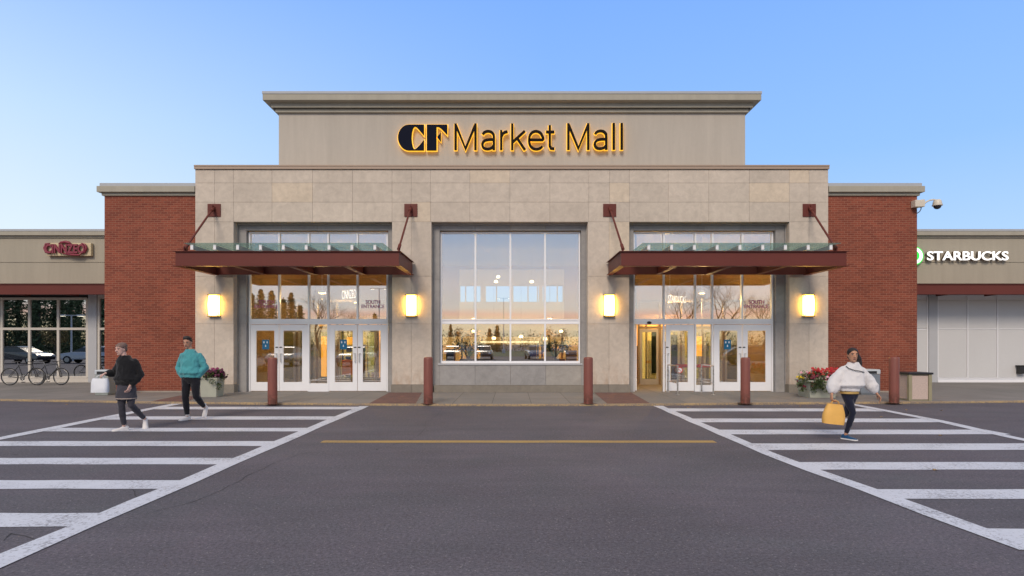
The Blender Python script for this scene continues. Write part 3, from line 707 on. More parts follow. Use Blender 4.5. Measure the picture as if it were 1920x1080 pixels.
def wall_lamp(px, side, label):
    x = X(px, -.1); z0, z1 = Z(593.5, -.1), Z(551.5, -.1); w = .185
    r = thing('wall_lamp', label, 'wall lamp', (x, 0, z0), 'lit lamps on the stone piers')
    s = MB(); n = 12; pr = []
    for i in range(n + 1):
        t = i / n; zz_ = z0 + .02 + (z1 - z0 - .04) * t; b = .09 * math.sin(math.pi * t)
        pr.append([(x - w + .012, -.02, zz_), (x - w + .02, -.07 - b * .75, zz_), (x - w * .4, -.10 - b, zz_), (x + w * .4, -.10 - b, zz_), (x + w - .02, -.07 - b * .75, zz_), (x + w - .012, -.02, zz_)])
    s.rings(pr); part('lamp_shade', s, LAMP, r, smooth='all')
    f = MB(); f.box(x - w, x + w, -.13, 0.0, z1 - .022, z1); f.box(x - w, x + w, -.13, 0.0, z0, z0 + .022); f.box(x - w + .01, x + w - .01, -.015, -.002, z0, z1)
    for sx in (-1, 1):
        f.tube([(x + sx * (w - .006), -.085 - .07 * math.sin(math.pi * i / n), z0 + (z1 - z0) * i / n) for i in range(n + 1)], .009, 6)
    f.tube([(x + side * (w - .02 - .155 * math.sin(math.pi * i / n)), -.115 - .095 * math.sin(math.pi * i / n), z0 + .01 + (z1 - z0 - .02) * i / n) for i in range(n + 1)], .008, 6)
    part('lamp_frame', f, BRASS, r)
wall_lamp(400, 1, 'lit amber wall lamp beside the left brick wall'); wall_lamp(771, 1, 'lit amber wall lamp between the left doors and the big window')
wall_lamp(1142.5, -1, 'lit amber wall lamp between the big window and the open door'); wall_lamp(1517, -1, 'lit amber wall lamp beside the right brick wall')
# ------------------------------------------------------------------ mall interior (seen through the glass)
XL, XR = x_(366) + .1, x_(1553) - .1; YB = 12.0; CZ = 5.75
TAN = plain('warm_wall_paint', (.46, .33, .17), .8, var=.05, scale=1); TILE = plain('interior_tile', (.38, .27, .17), .35, var=.1, scale=1.5)
CEIL = plain('ceiling_paint', (.62, .58, .50), .85, var=.03); WOOD = plain('brown_wood', (.20, .115, .05), .5, var=.2, scale=2)
g = MB(); g.box(XL, XR, .57, YB, -.02, ZS - .001); part('interior_floor', g, TILE, mall)
g = MB(); g.box(XL, XR, .95, YB + .2, CZ, CZ + .3); part('roof', g, CEIL, mall)
cz0, cz1 = Z(566, YB), Z(536, YB); cx0, cx1 = X(862, YB), X(1057, YB)
g = MB(); g.box(XL, cx0, YB, YB + .2, 0, CZ); g.box(cx1, XR, YB, YB + .2, 0, CZ); g.box(cx0, cx1, YB, YB + .2, 0, cz0); g.box(cx0, cx1, YB, YB + .2, cz1, CZ)
g.box(XL - .1, XL, .6, YB, 0, CZ); g.box(XR, XR + .1, .6, YB, 0, CZ)
g.box(-4.35, -4.2, 1.2, 6.5, ZS, CZ); g.box(4.2, 4.35, 1.2, 6.5, ZS, CZ)
part('interior_wall', g, TAN, mall)
# clerestory: pale bulkhead with four lights open to the north sky
BW = plain('white_wall_paint', (.74, .71, .66), .8, var=.03)
g = MB(); g.box(cx0 - .02, cx1 + .02, YB - .06, YB - .002, cz1, Z(505, YB)); g.box(cx0 - .02, cx1 + .02, YB - .05, YB - .003, Z(600, YB), cz0); bh = part('bulkhead', g, BW, mall)
g = MB()
for px in (862, 873, 902, 910, 931, 958, 990, 1008, 1020, 1045, 1056): g.box(X(px, YB) - .03, X(px, YB) + .03, YB + .01, YB + .1, cz0, cz1)
for px in (906, 959, 1014): g.box(X(px, YB) - .1, X(px, YB) + .1, YB + .0, YB + .12, cz0, cz1)
part('clerestory_mullion', g, BW, mall)
# amber lit vestibule pieces, then glowing fronts added to brighten the interior
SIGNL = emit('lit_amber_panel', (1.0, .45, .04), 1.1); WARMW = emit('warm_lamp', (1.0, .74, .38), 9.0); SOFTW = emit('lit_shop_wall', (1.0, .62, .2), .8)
ORANGE = plain('orange_panel', (.75, .25, .03), .5)
def lbox(x0, x1, y, z0, z1, t=.06): return MB().box(x0, x1, y, y + t, z0, z1)
def it(px0, px1, y, py0, py1, name, mat, label, cat, grp=None, t=.06):
    x0, x1 = X(px0, y), X(px1, y); z0, z1 = Z(py1, y), Z(py0, y)
    return whole(name, MB().box(x0, x1, y, y + t, z0, z1), mat, label, cat, ((x0 + x1) / 2, y, z0), grp, bevel=.004)
it(602, 612, 3.0, 631, 706, 'advert_lightbox', SIGNL, 'tall lit orange panel behind the sidelight between the left doors', 'lit panel')
it(650, 661, 3.0, 632, 646, 'advert_lightbox', SIGNL, 'small lit orange panel above the dark screen behind the left doors', 'lit panel')
it(649, 659, 2.9, 648, 660, 'screen', BLACK, 'dark square screen under the orange panel behind the left doors', 'screen')
it(641, 661, 2.7, 675, 703, 'kiosk_counter', ORANGE, 'orange wooden kiosk counter behind the left doors', 'counter', t=.6)
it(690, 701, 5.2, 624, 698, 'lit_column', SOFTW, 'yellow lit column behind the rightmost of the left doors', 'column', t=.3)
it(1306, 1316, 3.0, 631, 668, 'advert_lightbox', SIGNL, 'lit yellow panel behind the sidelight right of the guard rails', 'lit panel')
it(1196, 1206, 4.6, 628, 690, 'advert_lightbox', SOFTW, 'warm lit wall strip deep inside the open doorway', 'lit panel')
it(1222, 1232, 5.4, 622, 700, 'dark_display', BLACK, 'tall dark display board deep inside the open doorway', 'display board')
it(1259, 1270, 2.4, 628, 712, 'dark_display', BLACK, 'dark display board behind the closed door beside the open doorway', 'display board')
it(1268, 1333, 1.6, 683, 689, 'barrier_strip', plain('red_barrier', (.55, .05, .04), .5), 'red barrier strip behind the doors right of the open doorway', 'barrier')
def inner_doors(x0, x1, Y, label):
    r = thing('inner_door_screen', label, 'door screen', ((x0 + x1) / 2, Y, ZS), 'inner vestibule doors')
    f = MB(); n = 5; z1 = 2.25
    f.box(x0, x1, Y, Y + .08, z1, z1 + .1); f.box(x0, x1, Y, Y + .08, 3.3, 3.4)
    for i in range(n + 1):
        x = x0 + (x1 - x0) * i / n; f.box(x - .035, x + .035, Y - .004, Y + .084, ZS, 3.3)
    part('door_frame', f, plain('bronze_door_frame', (.30, .24, .17), .4, metal=.3), r)
    for i in range(n):
        a = x0 + (x1 - x0) * i / n + .05; b = x0 + (x1 - x0) * (i + 1) / n - .05
        d = MB(); d.box(a, a + .09, Y + .02, Y + .06, ZS, z1 - .01); d.box(b - .09, b, Y + .02, Y + .06, ZS, z1 - .01); d.box(a + .09, b - .09, Y + .02, Y + .06, z1 - .13, z1 - .01); d.box(a + .09, b - .09, Y + .02, Y + .06, ZS, ZS + .22)
        dd = part('door_leaf', d, ALUGREY, r)
        part('glass_pane', MB().box(a + .09, b - .09, Y + .035, Y + .041, ZS + .22, z1 - .13), GLASSC, dd)
inner_doors(-9.3, -5.3, 4.0, 'row of inner doors across the vestibule behind the left entrance'); inner_doors(5.0, 9.2, 4.0, 'row of inner doors across the vestibule behind the open door')
def glowfront(x0, x1, Y, label, H=3.0):  # invented front with a glowing back wall, added to warm the interior
    r = thing('added_glowfront', label, 'glowfront', ((x0 + x1) / 2, Y, ZS), 'added glowing fronts deep inside the mall'); n = 7
    part('glow_back_wall', MB().box(x0, x1, Y + .3, Y + .35, ZS, H), emit('amber_fill_glow', (1.0, .56, .16), .62), r)
    f = MB(); f.box(x0, x1, Y, Y + .1, H - .3, H)
    for i in range(n + 1): f.box(x0 + (x1 - x0) * i / n - .04, x0 + (x1 - x0) * i / n + .04, Y + .005, Y + .095, ZS, H - .3)
    part('glowfront_frame', f, WOOD, r)
    rg = random.Random(int(x0 * 10))
    for i in range(n):
        a = x0 + (x1 - x0) * (i + .2) / n; w = (x1 - x0) / n * (.3 + .3 * rg.random()); z1 = .9 + 1.2 * rg.random(); z1 = min(z1, H - .9); part('display_rack', MB().box(a, a + w, Y + .12, Y + .28, ZS, z1), (WOOD, BLACK, TAN, ORANGE)[rg.randrange(4)], r)
glowfront(-9.3, -5.0, 9.0, 'amber lit shopfront added deep inside behind the left doors'); glowfront(4.9, 9.4, 8.0, 'amber lit shopfront added deep inside behind the open doorway'); glowfront(-3.4, 3.4, 9.5, 'amber lit shopfront added behind the kiosk in the big window', 2.3)
# kiosk in the middle hall: brown panels under a bright strip
kx0, kx1, ky = X(905, 7), X(1006, 7), 7.0
k = thing('mall_kiosk', 'brown panelled kiosk under a bright light strip inside the big window', 'kiosk', (0, ky, ZS))
part('kiosk_panel', MB().box(kx0, X(956, 7), ky, ky + .1, Z(674, 7), Z(645, 7)), WOOD, k); part('kiosk_panel', MB().box(X(960, 7), kx1, ky, ky + .1, Z(674, 7), Z(645, 7)), WOOD, k)
part('light_strip', MB().box(kx0 - .1, kx1 + .1, ky - .3, ky + .2, Z(642.5, 7), Z(640, 7)), emit('strip_light', (1, .8, .42), 2.5), k)
part('kiosk_post', MB().box(kx0 - .1, kx0 - .02, ky, ky + .1, ZS, Z(640, 7)), STEEL, k); part('kiosk_post', MB().box(kx1 + .02, kx1 + .1, ky, ky + .1, ZS, Z(640, 7)), STEEL, k)
part('kiosk_counter', MB().box(X(862, 6), X(1060, 6), 6.0, 6.3, ZS, Z(673, 6)), WOOD, k)
for i, (px, y, py) in enumerate(((926, 6.6, 633), (977, 6.6, 630), (1022, 6.6, 634), (930, 9, 527), (997, 9, 527), (934, 9.6, 518), (888, 8, 620), (1052, 8, 620))):
    x, zz_ = X(px, y), Z(py, y); o = MB(); o.lathe((x, y, zz_ - .06), [(.03, .10), (.08, .07), (.09, 0), (.07, -.02)], 12)
    r = thing('pendant_lamp', ['lit pendant lamp left of the middle above the kiosk', 'brightest pendant lamp above the middle of the kiosk', 'lit pendant lamp right of the middle above the kiosk', 'small ceiling lamp left in the pale bulkhead area', 'small ceiling lamp right in the pale bulkhead area', 'faint highest ceiling lamp in the bulkhead area', 'lamp low behind the left panes of the big window', 'lamp low behind the right panes of the big window'][i], 'lamp', (x, y, zz_), 'hanging lamps inside the hall')
    part('lamp_shade', o, WARMW, r, smooth='all'); part('cable', MB().tube([(x, y, zz_ + .06), (x, y, CZ)], .003, 5), BLACK, r)
for i, (x, y, e, lab) in enumerate(((-7.0, 2.4, 60, 'added lamp hung over the left vestibule'), (-7.0, 7.4, 90, 'added lamp hung deeper behind the left vestibule'), (7.0, 2.4, 110, 'added lamp hung over the right vestibule'), (7.0, 7.0, 150, 'added lamp hung deeper behind the right vestibule'), (-1.8, 9, 50, 'added lamp hung left over the back of the hall'), (1.8, 9, 50, 'added lamp hung right over the back of the hall'))):
    zc_ = 2.95 if abs(x) < 3 else 3.6  # lamps added to light the interior; back pair set behind the transom
    r = thing('fill_lamp', lab, 'fill light', (x, y, zc_ - .1), 'added fill lamps inside the mall')
    part('lamp_lens', MB().lathe((x, y, zc_ - .1), [(.10, 0), (.10, .02)], 16), WARMW, r); part('lamp_housing', MB().lathe((x, y, zc_ - .075), [(.13, 0), (.13, .08), (.01, .1), (.01, CZ - zc_ + .07)], 16), ALU, r)
    l = bpy.data.lights.new('fill_bulb', 'POINT'); l.energy = e * 2.2; l.color = (1.0, .58, .20); l.shadow_soft_size = .04; lo = bpy.data.objects.new('fill_bulb', l); COL.objects.link(lo); lo.parent = r; lo.location = (0, 0, -.2)
# small indoor trees in tubs
LEAFI = plain('indoor_leaf', (.05, .08, .025), .5, var=.3, scale=9)
BARK = plain('bark', (.09, .065, .045), .9, var=.3, scale=8, bump=.4)
def leaf_quads(mb, centre, rad, n, size, seed, squash=1.0):
    rg = random.Random(seed); c = Vector(centre)
    for i in range(n):
        d = Vector((rg.gauss(0, 1), rg.gauss(0, 1), rg.gauss(0, 1))); d.normalize(); r = rad * (rg.random() ** .45)
        p = c + Vector((d.x * r, d.y * r, d.z * r * squash)); u = Vector((rg.gauss(0, 1), rg.gauss(0, 1), rg.gauss(0, .6))).normalized(); w = u.cross(Vector((rg.random() - .5, rg.random() - .5, 1))).normalized(); s_ = size * (.6 + rg.random() * .8)
        mb.add([p - u * s_, p + w * s_ * .45, p + u * s_, p - w * s_ * .45], [(0, 1, 2, 3)])
for i, (px, lab) in enumerate(((878, 'leafy indoor tree in a tub behind the left panes of the big window'), (1040, 'leafy indoor tree in a tub behind the right panes of the big window'))):
    y = 3.4; x = X(px, y); r = thing('indoor_tree', lab, 'tree', (x, y, ZS), 'indoor trees in the hall')
    t = MB(); t.tube([(x, y, .5), (x + .05, y, 1.0), (x, y, 1.5)], [.05, .04, .03], 7)
    for a in range(5): t.tube([(x, y, 1.1), (x + .3 * math.cos(a * 1.3), y + .3 * math.sin(a * 1.3), 1.5), (x + .45 * math.cos(a * 1.3 + .3), y + .45 * math.sin(a * 1.3), 1.9)], [.03, .02, .01], 5)
    part('trunk', t, BARK, r); l = MB()
    for a in range(9): leaf_quads(l, (x + .42 * math.cos(a * 2.2), y + .35 * math.sin(a * 2.2), 1.55 + .22 * math.sin(a * 3.1)), .24, 60, .06, 50 + a + i * 20)
    part('crown', l, LEAFI, r); part('tub', MB().lathe((x, y, ZS), [(.2, 0), (.26, .5), (.23, .5), (.22, .42)], 16), TAN, r)
# lit shop names inside, turned to the hall
LITW = emit('lit_white_letter', (.95, .97, 1.0), 1.15)
def inner_sign(s, px0, px1, y, zpy, hpx, ry, label, cat='sign'):
    x0, x1 = X(px0, y), X(px1, y); r = thing('inner_shop_sign', label, cat, (x0, y, Z(zpy, y)))
    place_text(r, s, x0, x0 + (x1 - x0) / math.cos(ry), Z(zpy, y), hpx / S(y), y, .004, LITW, -.012)
    r.rotation_euler = (0, 0, ry); return r
inner_sign('CINNZEO', 641, 676, 3.2, 561, 16, -.75, 'white lit letters seen through the glass over the left doors')
inner_sign('STARBUCKS', 1253, 1297, 3.2, 566, 13, .7, 'white lit shop name seen through the glass over the open door')

# ------------------------------------------------------------------ shop wings left and right
WG = 5.2
FILM = plain('white_panel', (.60, .60, .60), .35, var=.05, scale=.6); CREAM = plain('cream_frame', (.60, .56, .50), .5, var=.05)
def wing(sgn):
    xi = X(196, BY) - .0 if sgn < 0 else X(1719.5, BY); xo = -34 if sgn < 0 else 34
    r = thing('shop_building', 'low taupe shop wing with dark windows left of the brick wall' if sgn < 0 else 'low taupe shop wing with white panelled front right of the brick wall', 'building', (xo / 2, WG, 0), 'low shop wings')
    a, b = min(xi, xo), max(xi, xo)
    if sgn < 0: b += .3
    else: a -= .3
    zt, z2, z3 = Z(430, WG - .2), Z(446, WG), Z(531.5, WG)
    w = MB(); zg = Z(492.5, WG); w.box(a, b, WG, 12, zg + .02, zt - .05); w.box(a, b, WG + .004, 12, z3, zg - .012); w.box(a, b, WG + .025, 11.9, zg - .012, zg + .02)
    part('fascia_wall', w, EIFS_WING, r)
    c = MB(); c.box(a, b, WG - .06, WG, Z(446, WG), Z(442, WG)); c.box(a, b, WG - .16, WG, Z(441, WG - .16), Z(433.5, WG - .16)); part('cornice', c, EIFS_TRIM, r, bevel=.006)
    part('roof_flashing', MB().box(a, b, WG - .17, WG + .3, Z(433.5, WG - .16) + .002, Z(429.5, WG - .16)), FLASH, r)
    cn = MB(); Yc = WG - 1.2; cz1, cz0 = Z(533.5, Yc), Z(552, Yc)
    cn.box(a, b, Yc, Yc + .05, cz0, cz1); cn.box(a, b, Yc - .04, WG - .003, cz1 + .001, cz1 + .02)
    x = a + .4
    xx = (a + .4) if sgn > 0 else (b - .8)
    for i in range(9):
        xq = xx + sgn * i * 2.0; cn.box(xq, xq + .09, Yc + .05, WG - .01, cz0 + .02, cz1)
    part('steel_canopy', cn, REDSTEEL, r)
    # glazed shop front, set back under the fascia
    Y = WG + .22; X2 = lambda px: X(px, Y); Z2 = lambda py: Z(py, Y)
    back = MB(); back.box(a, b, Y + 3.5, Y + 3.6, 0, Z2(540)); back.box(a, b, Y + .1, Y + 3.5, Z2(556), Z2(553)); back.box(a, b, Y + .1, Y + 3.5, 0, ZS + .01)
    part('interior_wall', back, plain('dim_interior', (.05, .045, .04), .9), r)
    if sgn < 0:
        ms = [-200, -149, -98, -49, 2.5, 54.5, 108.5, 163]; rows = [Z2(708), Z2(616.5), Z2(560)]
        wf = MB()
        for i, px in enumerate(ms): wf.box(X2(px) - .05, X2(px) + .05, Y, Y + .1, rows[0], rows[2])
        wf.box(X2(ms[0]), X2(163), Y - .003, Y + .1, rows[0] - .02, rows[0] + .06); wf.box(X2(ms[0]), X2(163), Y - .003, Y + .1, rows[2] - .05, rows[2] + .05); wf.box(X2(ms[0]), X2(163), Y - .003, Y + .1, rows[1] - .05, rows[1] + .05)
        sw_ = part('shop_window', wf, CREAM, r, bevel=.004)
        for i in range(len(ms) - 1):
            for j in range(2): pane(sw_, X2(ms[i]) + .05, X2(ms[i + 1]) - .05, rows[j] + .04, rows[j + 1] - .04, GLASSW, Y + .04)
        bp = MB(); bp.box(a, X2(165), Y + .01, Y + .12, ZS - .02, rows[0] - .02); bp.box(a, X2(ms[0]), Y, Y + .12, rows[0], Z2(553)); part('base_panel', bp, CREAM, r)
        part('grey_pilaster', MB().box(X2(166), X2(182), Y - .03, Y + .12, ZS - .01, Z2(553)), ALUGREY, r, bevel=.004)
        w2 = MB(); w2.box(X2(183), X2(187), Y - .01, Y + .1, ZS, Z2(553)); w2.box(X2(187), b, Y - .01, Y + .1, rows[1] - .05, rows[1] + .05); w2.box(X2(187), b, Y - .01, Y + .1, Z2(560), Z2(553)); w2o = part('shop_window', w2, CREAM, r)
        pane(w2o, X2(187), b, ZS, rows[1] - .05, GLASSW, Y + .04); pane(w2o, X2(187), b, rows[1] + .05, Z2(560), GLASSW, Y + .04)
    else:
        ms = [1660, 1740.5, 1758, 1814, 1870, 1927, 1985, 2045]
        for i in range(len(ms) - 1):
            if i == 1:
                part('grey_pilaster', MB().box(X2(1741), X2(1757.5), Y - .03, Y + .1, ZS, Z2(553)), ALUGREY, r, bevel=.004); continue
            for (p0, p1) in ((562, 616.3), (617.3, 708)):
                part('white_panel', MB().box(X2(ms[i]) + .03, X2(ms[i + 1]) - .03, Y, Y + .05, Z2(p1) + .01, Z2(p0) - .01), FILM, r, bevel=.004)
        f = MB()
        f.box(X2(1660), X2(1740.5), Y + .03, Y + .12, 0, Z2(553)); f.box(X2(1758), X2(2045), Y + .03, Y + .12, 0, Z2(553))
        for px in ms[2:]: f.box(X2(px) - .018, X2(px) + .018, Y - .02, Y + .03, Z2(708), Z2(556))
        f.box(X2(1739) - .02, X2(1739) + .02, Y - .02, Y + .03, ZS, Z2(556))
        f.box(X2(1758), X2(2045), Y - .012, Y + .03, Z2(617.3), Z2(616.0)); f.box(X2(1758), X2(2045), Y - .02, Y + .03, Z2(710), Z2(708)); f.box(X2(1758), X2(2045), Y - .03, Y + .03, ZS, Z2(713))
        f.box(X2(2045), b, Y, Y + .1, 0, Z2(553))
        part('panel_frame', f, ALU, r)
    return r
wing(-1); wing(1)
whole('utility_box', MB().box(X(1913, 5.2), X(1926, 5.2), 5.22, 5.4, Z(701, 5.2), Z(687, 5.2)).box(X(1911, 5.2), X(1928, 5.2), 5.2, 5.4, Z(686.9, 5.2), Z(685, 5.2)), BLACK, 'dark box at the foot of the white panels at the right edge', 'utility box', (X(1919, 5.2), 5.3, ZS), bevel=.01)

# shop signs on the wings
YS = WG - .12
s1 = thing('shop_sign', 'lit white STARBUCKS letters on the taupe fascia at the right', 'sign', (X(1810, YS), YS, Z(490, YS)))
LW2 = emit('lit_white_sign', (1.0, .98, .94), 1.0); RET = plain('letter_return', (.10, .07, .04), .6)
place_text(s1, 'STARBUCKS', X(1737, YS), X(1888, YS), Z(488, YS), 15.8 / S(YS), YS - .06, .02, LW2, .010, halo=RET, hext=.04, hoff=.014)
s2 = thing('round_sign', 'green and white round lit sign half hidden by the right brick wall', 'sign', (X(1711, YS), YS, Z(480, YS)))
GR = emit('lit_green', (.02, .62, .06), .9); cxx, czz, rr_ = X(1712.5, YS), Z(480, YS), 17.5 / S(YS)
def disc(r0, r1, y0, y1, n=40):
    m = MB()
    if r0 <= 0: return m.prism([(cxx + r1 * math.cos(2 * math.pi * i / n), czz + r1 * math.sin(2 * math.pi * i / n)) for i in range(n)], 'y', y0, y1)
    rr = [[(cxx + r * math.cos(2 * math.pi * i / n), y, czz + r * math.sin(2 * math.pi * i / n)) for i in range(n)] for r, y in ((r0, y0), (r1, y0), (r1, y1), (r0, y1), (r0, y0))]
    return m.rings(rr, cap=False)
part('sign_disc', disc(0, rr_, YS - .06, YS), GR, s2); part('sign_ring', disc(rr_ * .56, rr_ * .88, YS - .075, YS - .061), LW2, s2)
# cinnzeo sign: cream back board, maroon script letters with swash
CRM = plain('cream_sign_board', (.62, .52, .33), .5); MAR = plain('maroon_letter', (.24, .03, .055), .45, bump=0)
s3 = thing('shop_sign', 'maroon CINNZEO letters on a cream board above the left shop window', 'sign', (X(129, YS), YS, Z(480, YS)))
part('sign_board', MB().box(X(89, YS), X(172, YS), YS - .05, YS + .1, Z(480, YS), Z(456, YS)), CRM, s3, bevel=.01)
place_text(s3, 'CINNZEO', X(90.5, YS), X(163, YS), Z(475, YS), 15.5 / S(YS), YS - .13, .035, MAR, .03)
sw_ = MB(); cxx2 = lambda u: X(u, YS)
sw_.tube([(cxx2(u), YS - .12, Z(v, YS)) for u, v in ((114, 458), (119, 455.5), (127, 454.5), (134, 456), (138, 459))], [.02, .05, .06, .05, .02], 8)
sw_.tube([(cxx2(u), YS - .12, Z(v, YS)) for u, v in ((122, 476), (132, 477.5), (142, 478.5), (152, 479), (157, 476))], [.02, .04, .05, .04, .02], 8)
sw_.tube([(cxx2(u), YS - .12, Z(v, YS)) for u, v in ((98, 457), (90, 458), (87.5, 466), (90, 474), (98, 476))], [.02, .035, .05, .035, .02], 8)
sw_.tube([(cxx2(u), YS - .12, Z(v, YS)) for u, v in ((156, 457), (163, 459), (166, 466), (163, 474), (156, 476))], [.02, .035, .045, .035, .02], 8)
part('sign_swash', sw_, MAR, s3, smooth='all')

# ------------------------------------------------------------------ street furniture
BOLL = plain('faded_red_bollard_sleeve', (.27, .085, .065), .55, var=.2, scale=3, bump=.1)
bm_m, t_, b_ = newmat('bollard_rust'); p_ = pos_n(t_, 'Object'); s_x = N(t_, 'ShaderNodeSeparateXYZ'); t_.links.new(p_, s_x.inputs[0])
w_ = math_n(t_, 'MULTIPLY', math_n(t_, 'SUBTRACT', .34, s_x.outputs[2], clamp=True), 4, clamp=True); w_ = math_n(t_, 'MULTIPLY', w_, math_n(t_, 'GREATER_THAN', noise_n(t_, p_, 9, 6, .7), .47))
mp_ = N(t_, 'ShaderNodeMapping'); mp_.inputs['Scale'].default_value = (1, 1, .25); t_.links.new(p_, mp_.inputs[0])
f_ = math_n(t_, 'MULTIPLY_ADD', noise_n(t_, mp_.outputs[0], 14, 5, .6), .5, .75)
t_.links.new(mix_n(t_, math_n(t_, 'MULTIPLY', w_, .8), mix_n(t_, 1.0, (.215, .066, .048), f_, 'MULTIPLY'), (.10, .035, .02)), b_.inputs['Base Color']); b_.inputs['Roughness'].default_value = .5
STAIN = plain('rust_stain', (.15, .09, .055), .9, var=.3, scale=20)
def bollard(x, y, h, r, label, mat=bm_m):
    o = thing('bollard', label, 'bollard', (x, y, ZS), 'bollards along the kerb')
    m = MB(); m.lathe((x, y, ZS), [(r, -.03), (r, h - .05), (r * .96, h - .025), (r * .84, h - .008), (r * .5, h), (.002, h)], 24); part('post', m, mat, o, smooth=True)
    s = MB(); n = 20; s.add([(x + (r + .03 + .07 * abs(mnoise.noise(Vector((x + math.cos(k * .314) * 1.5, math.sin(k * .314) * 1.5, 0))))) * 1.25 * math.cos(2 * math.pi * k / n), y + (r + .05) * math.sin(2 * math.pi * k / n), ZS + .005) for k in range(n)], [tuple(range(n))]); part('rust_ring', s, STAIN, o)
    return o
for px, py, lab, ht in ((511, 757, 'faded red bollard in front of the leftmost door pair', 1.24), (803, 757, 'faded red bollard at the left edge of the big window', 1.25), (1103, 757, 'faded red bollard at the right edge of the big window', 1.25), (1397.5, 756, 'faded red bollard in front of the closed right doors', 1.24), (1676.5, 755, 'dark weathered bollard beside the concrete litter bin', 1.25)):
    y = D(py, ZS); bollard(X(px, y), y, ht, .125, lab)

def rail(x, y0, y1, label):
    o = thing('guard_rail', label, 'guard rail', (x, (y0 + y1) / 2, ZS), 'steel guard rails at the open door')
    for y in (y0, y1):
        p = part('rail_post', MB().tube([(x, y, ZS - .02), (x, y, .98)], .024, 10), STEEL, o, smooth=True); part('floor_flange', MB().lathe((x, y, ZS), [(.06, 0), (.06, .012), (.03, .02)], 12), STEEL, o, smooth=True)
    t = MB(); t.tube([(x, y1, .96), (x, y0, .96)], .022, 8); t.tube([(x, y1, .42), (x, y0, .42)], .016, 8); part('hand_rail', t, STEEL, o, smooth=True)
rail(5.2, -.95, .25, 'steel guard rail right beside the open doorway'); rail(6.32, -.95, .25, 'steel guard rail in front of the sidelight right of the open doorway')
def nosign():
    x, y, z = X(1274, .35), .3, 1.65 - 49 / S(.3); o = thing('round_notice', 'red and white no smoking style disc on the closed door beside the open one', 'notice', (x, y, z))
    n = 24; m = MB(); m.prism([(x + .085 * math.cos(2 * math.pi * i / n), z + .085 * math.sin(2 * math.pi * i / n)) for i in range(n)], 'y', y + .02, y + .03); part('disc', m, WHV, o)
    RD = plain('red_vinyl', (.6, .05, .04), .5); rr = [[(x + r * math.cos(2 * math.pi * i / n), yy, z + r * math.sin(2 * math.pi * i / n)) for i in range(n)] for r, yy in ((.08, y + .012), (.1, y + .012), (.1, y + .019), (.08, y + .019), (.08, y + .012))]
    q = MB(); q.rings(rr, cap=False); q.tube([(x - .06, y + .014, z + .06), (x + .06, y + .014, z - .06)], .009, 6); part('red_ring', q, RD, o)
nosign()

# security camera
def seccam():
    o = thing('security_camera', 'cream dome security camera on an arm at the right brick corner', 'camera', (X(1719, BY), BY, Z(388, BY)))
    y = BY - .12; P_ = lambda px, py: (X(px, y), y, Z(py, y)); CR = plain('cream_enamel', (.66, .60, .50), .4, var=.04)
    m = MB(); a = P_(1712, 376); b = P_(1724, 389); m.box(a[0], b[0] + .02, BY - .24, BY - .002, b[2], a[2]); m.box(X(1724, y), X(1731, y), y - .1, y + .1, Z(388.5, y), Z(375, y)); part('mount_box', m, CR, o, bevel=.015)
    part('arm', MB().tube([P_(1730, 385), P_(1736, 379), P_(1743, 375.5), P_(1750, 374.3), P_(1757, 375.5)], .026, 10), CR, o, smooth='all')
    c = P_(1757.5, 384); part('housing', MB().lathe(c, [(.03, .17), (.09, .165), (.12, .12), (.135, .05), (.135, 0), (.155, -.005), (.155, -.03), (.12, -.035)], 20), CR, o, smooth=True)
    part('dome', MB().ball((c[0], c[1], c[2] - .035), .118, 18, sc=(1, 1, .95)), plain('smoked_dome', (.03, .03, .04), .1), o, smooth='all')
    part('cable', MB().tube([P_(1727, 388), P_(1727, 392), P_(1724, 397), P_(1719.5, 400)], .014, 8), BLACK, o, smooth='all')
seccam()

# concrete litter bin, corner towards the camera
def litter():
    y = -2.6; o = thing('litter_bin', 'exposed aggregate litter bin with olive frame and dark lid', 'litter bin', (X(1712, y), y, ZS)); c = Vector((X(1712, y), y, 0)); ang = R(0)
    AG = plain('pink_aggregate', (.54, .43, .38), .9, var=.35, scale=30, bump=.5); OL = plain('olive_frame', (.31, .28, .18), .5)
    def rot(mb):
        mb.v = [tuple(Matrix.Rotation(ang, 3, 'Z') @ (Vector(v) - c) + c) for v in mb.v]; return mb
    w, h = .28, .74
    f = MB(); 
    for sx in (-1, 1):
        for sy in (-1, 1): f.box(c.x + sx * w - .045, c.x + sx * w + .045, c.y + sy * w - .045, c.y + sy * w + .045, ZS, ZS + h)
    for z0_ in (ZS + .0, ZS + h - .03):
        f.box(c.x - w, c.x + w, c.y - w - .012, c.y + w + .012, z0_ + .001, z0_ + .029); f.box(c.x - w - .012, c.x + w + .012, c.y - w, c.y + w, z0_, z0_ + .03)
    part('bin_frame', rot(f), OL, o, bevel=.005)
    for k in range(4):
        m = MB(); a = k * math.pi / 2; m.box(c.x - w + .05, c.x + w - .05, c.y - w - .02, c.y - w + .02, ZS + .035, ZS + h - .035); M_ = Matrix.Rotation(a, 3, 'Z'); m.v = [tuple(M_ @ (Vector(v) - c) + c) for v in m.v]
        part('aggregate_panel', rot(m), AG, o, bevel=.006)
    part('bin_lid', rot(MB().box(c.x - w - .07, c.x + w + .07, c.y - w - .07, c.y + w + .07, ZS + h + .002, ZS + h + .055)), BLACK, o, bevel=.008)
litter()
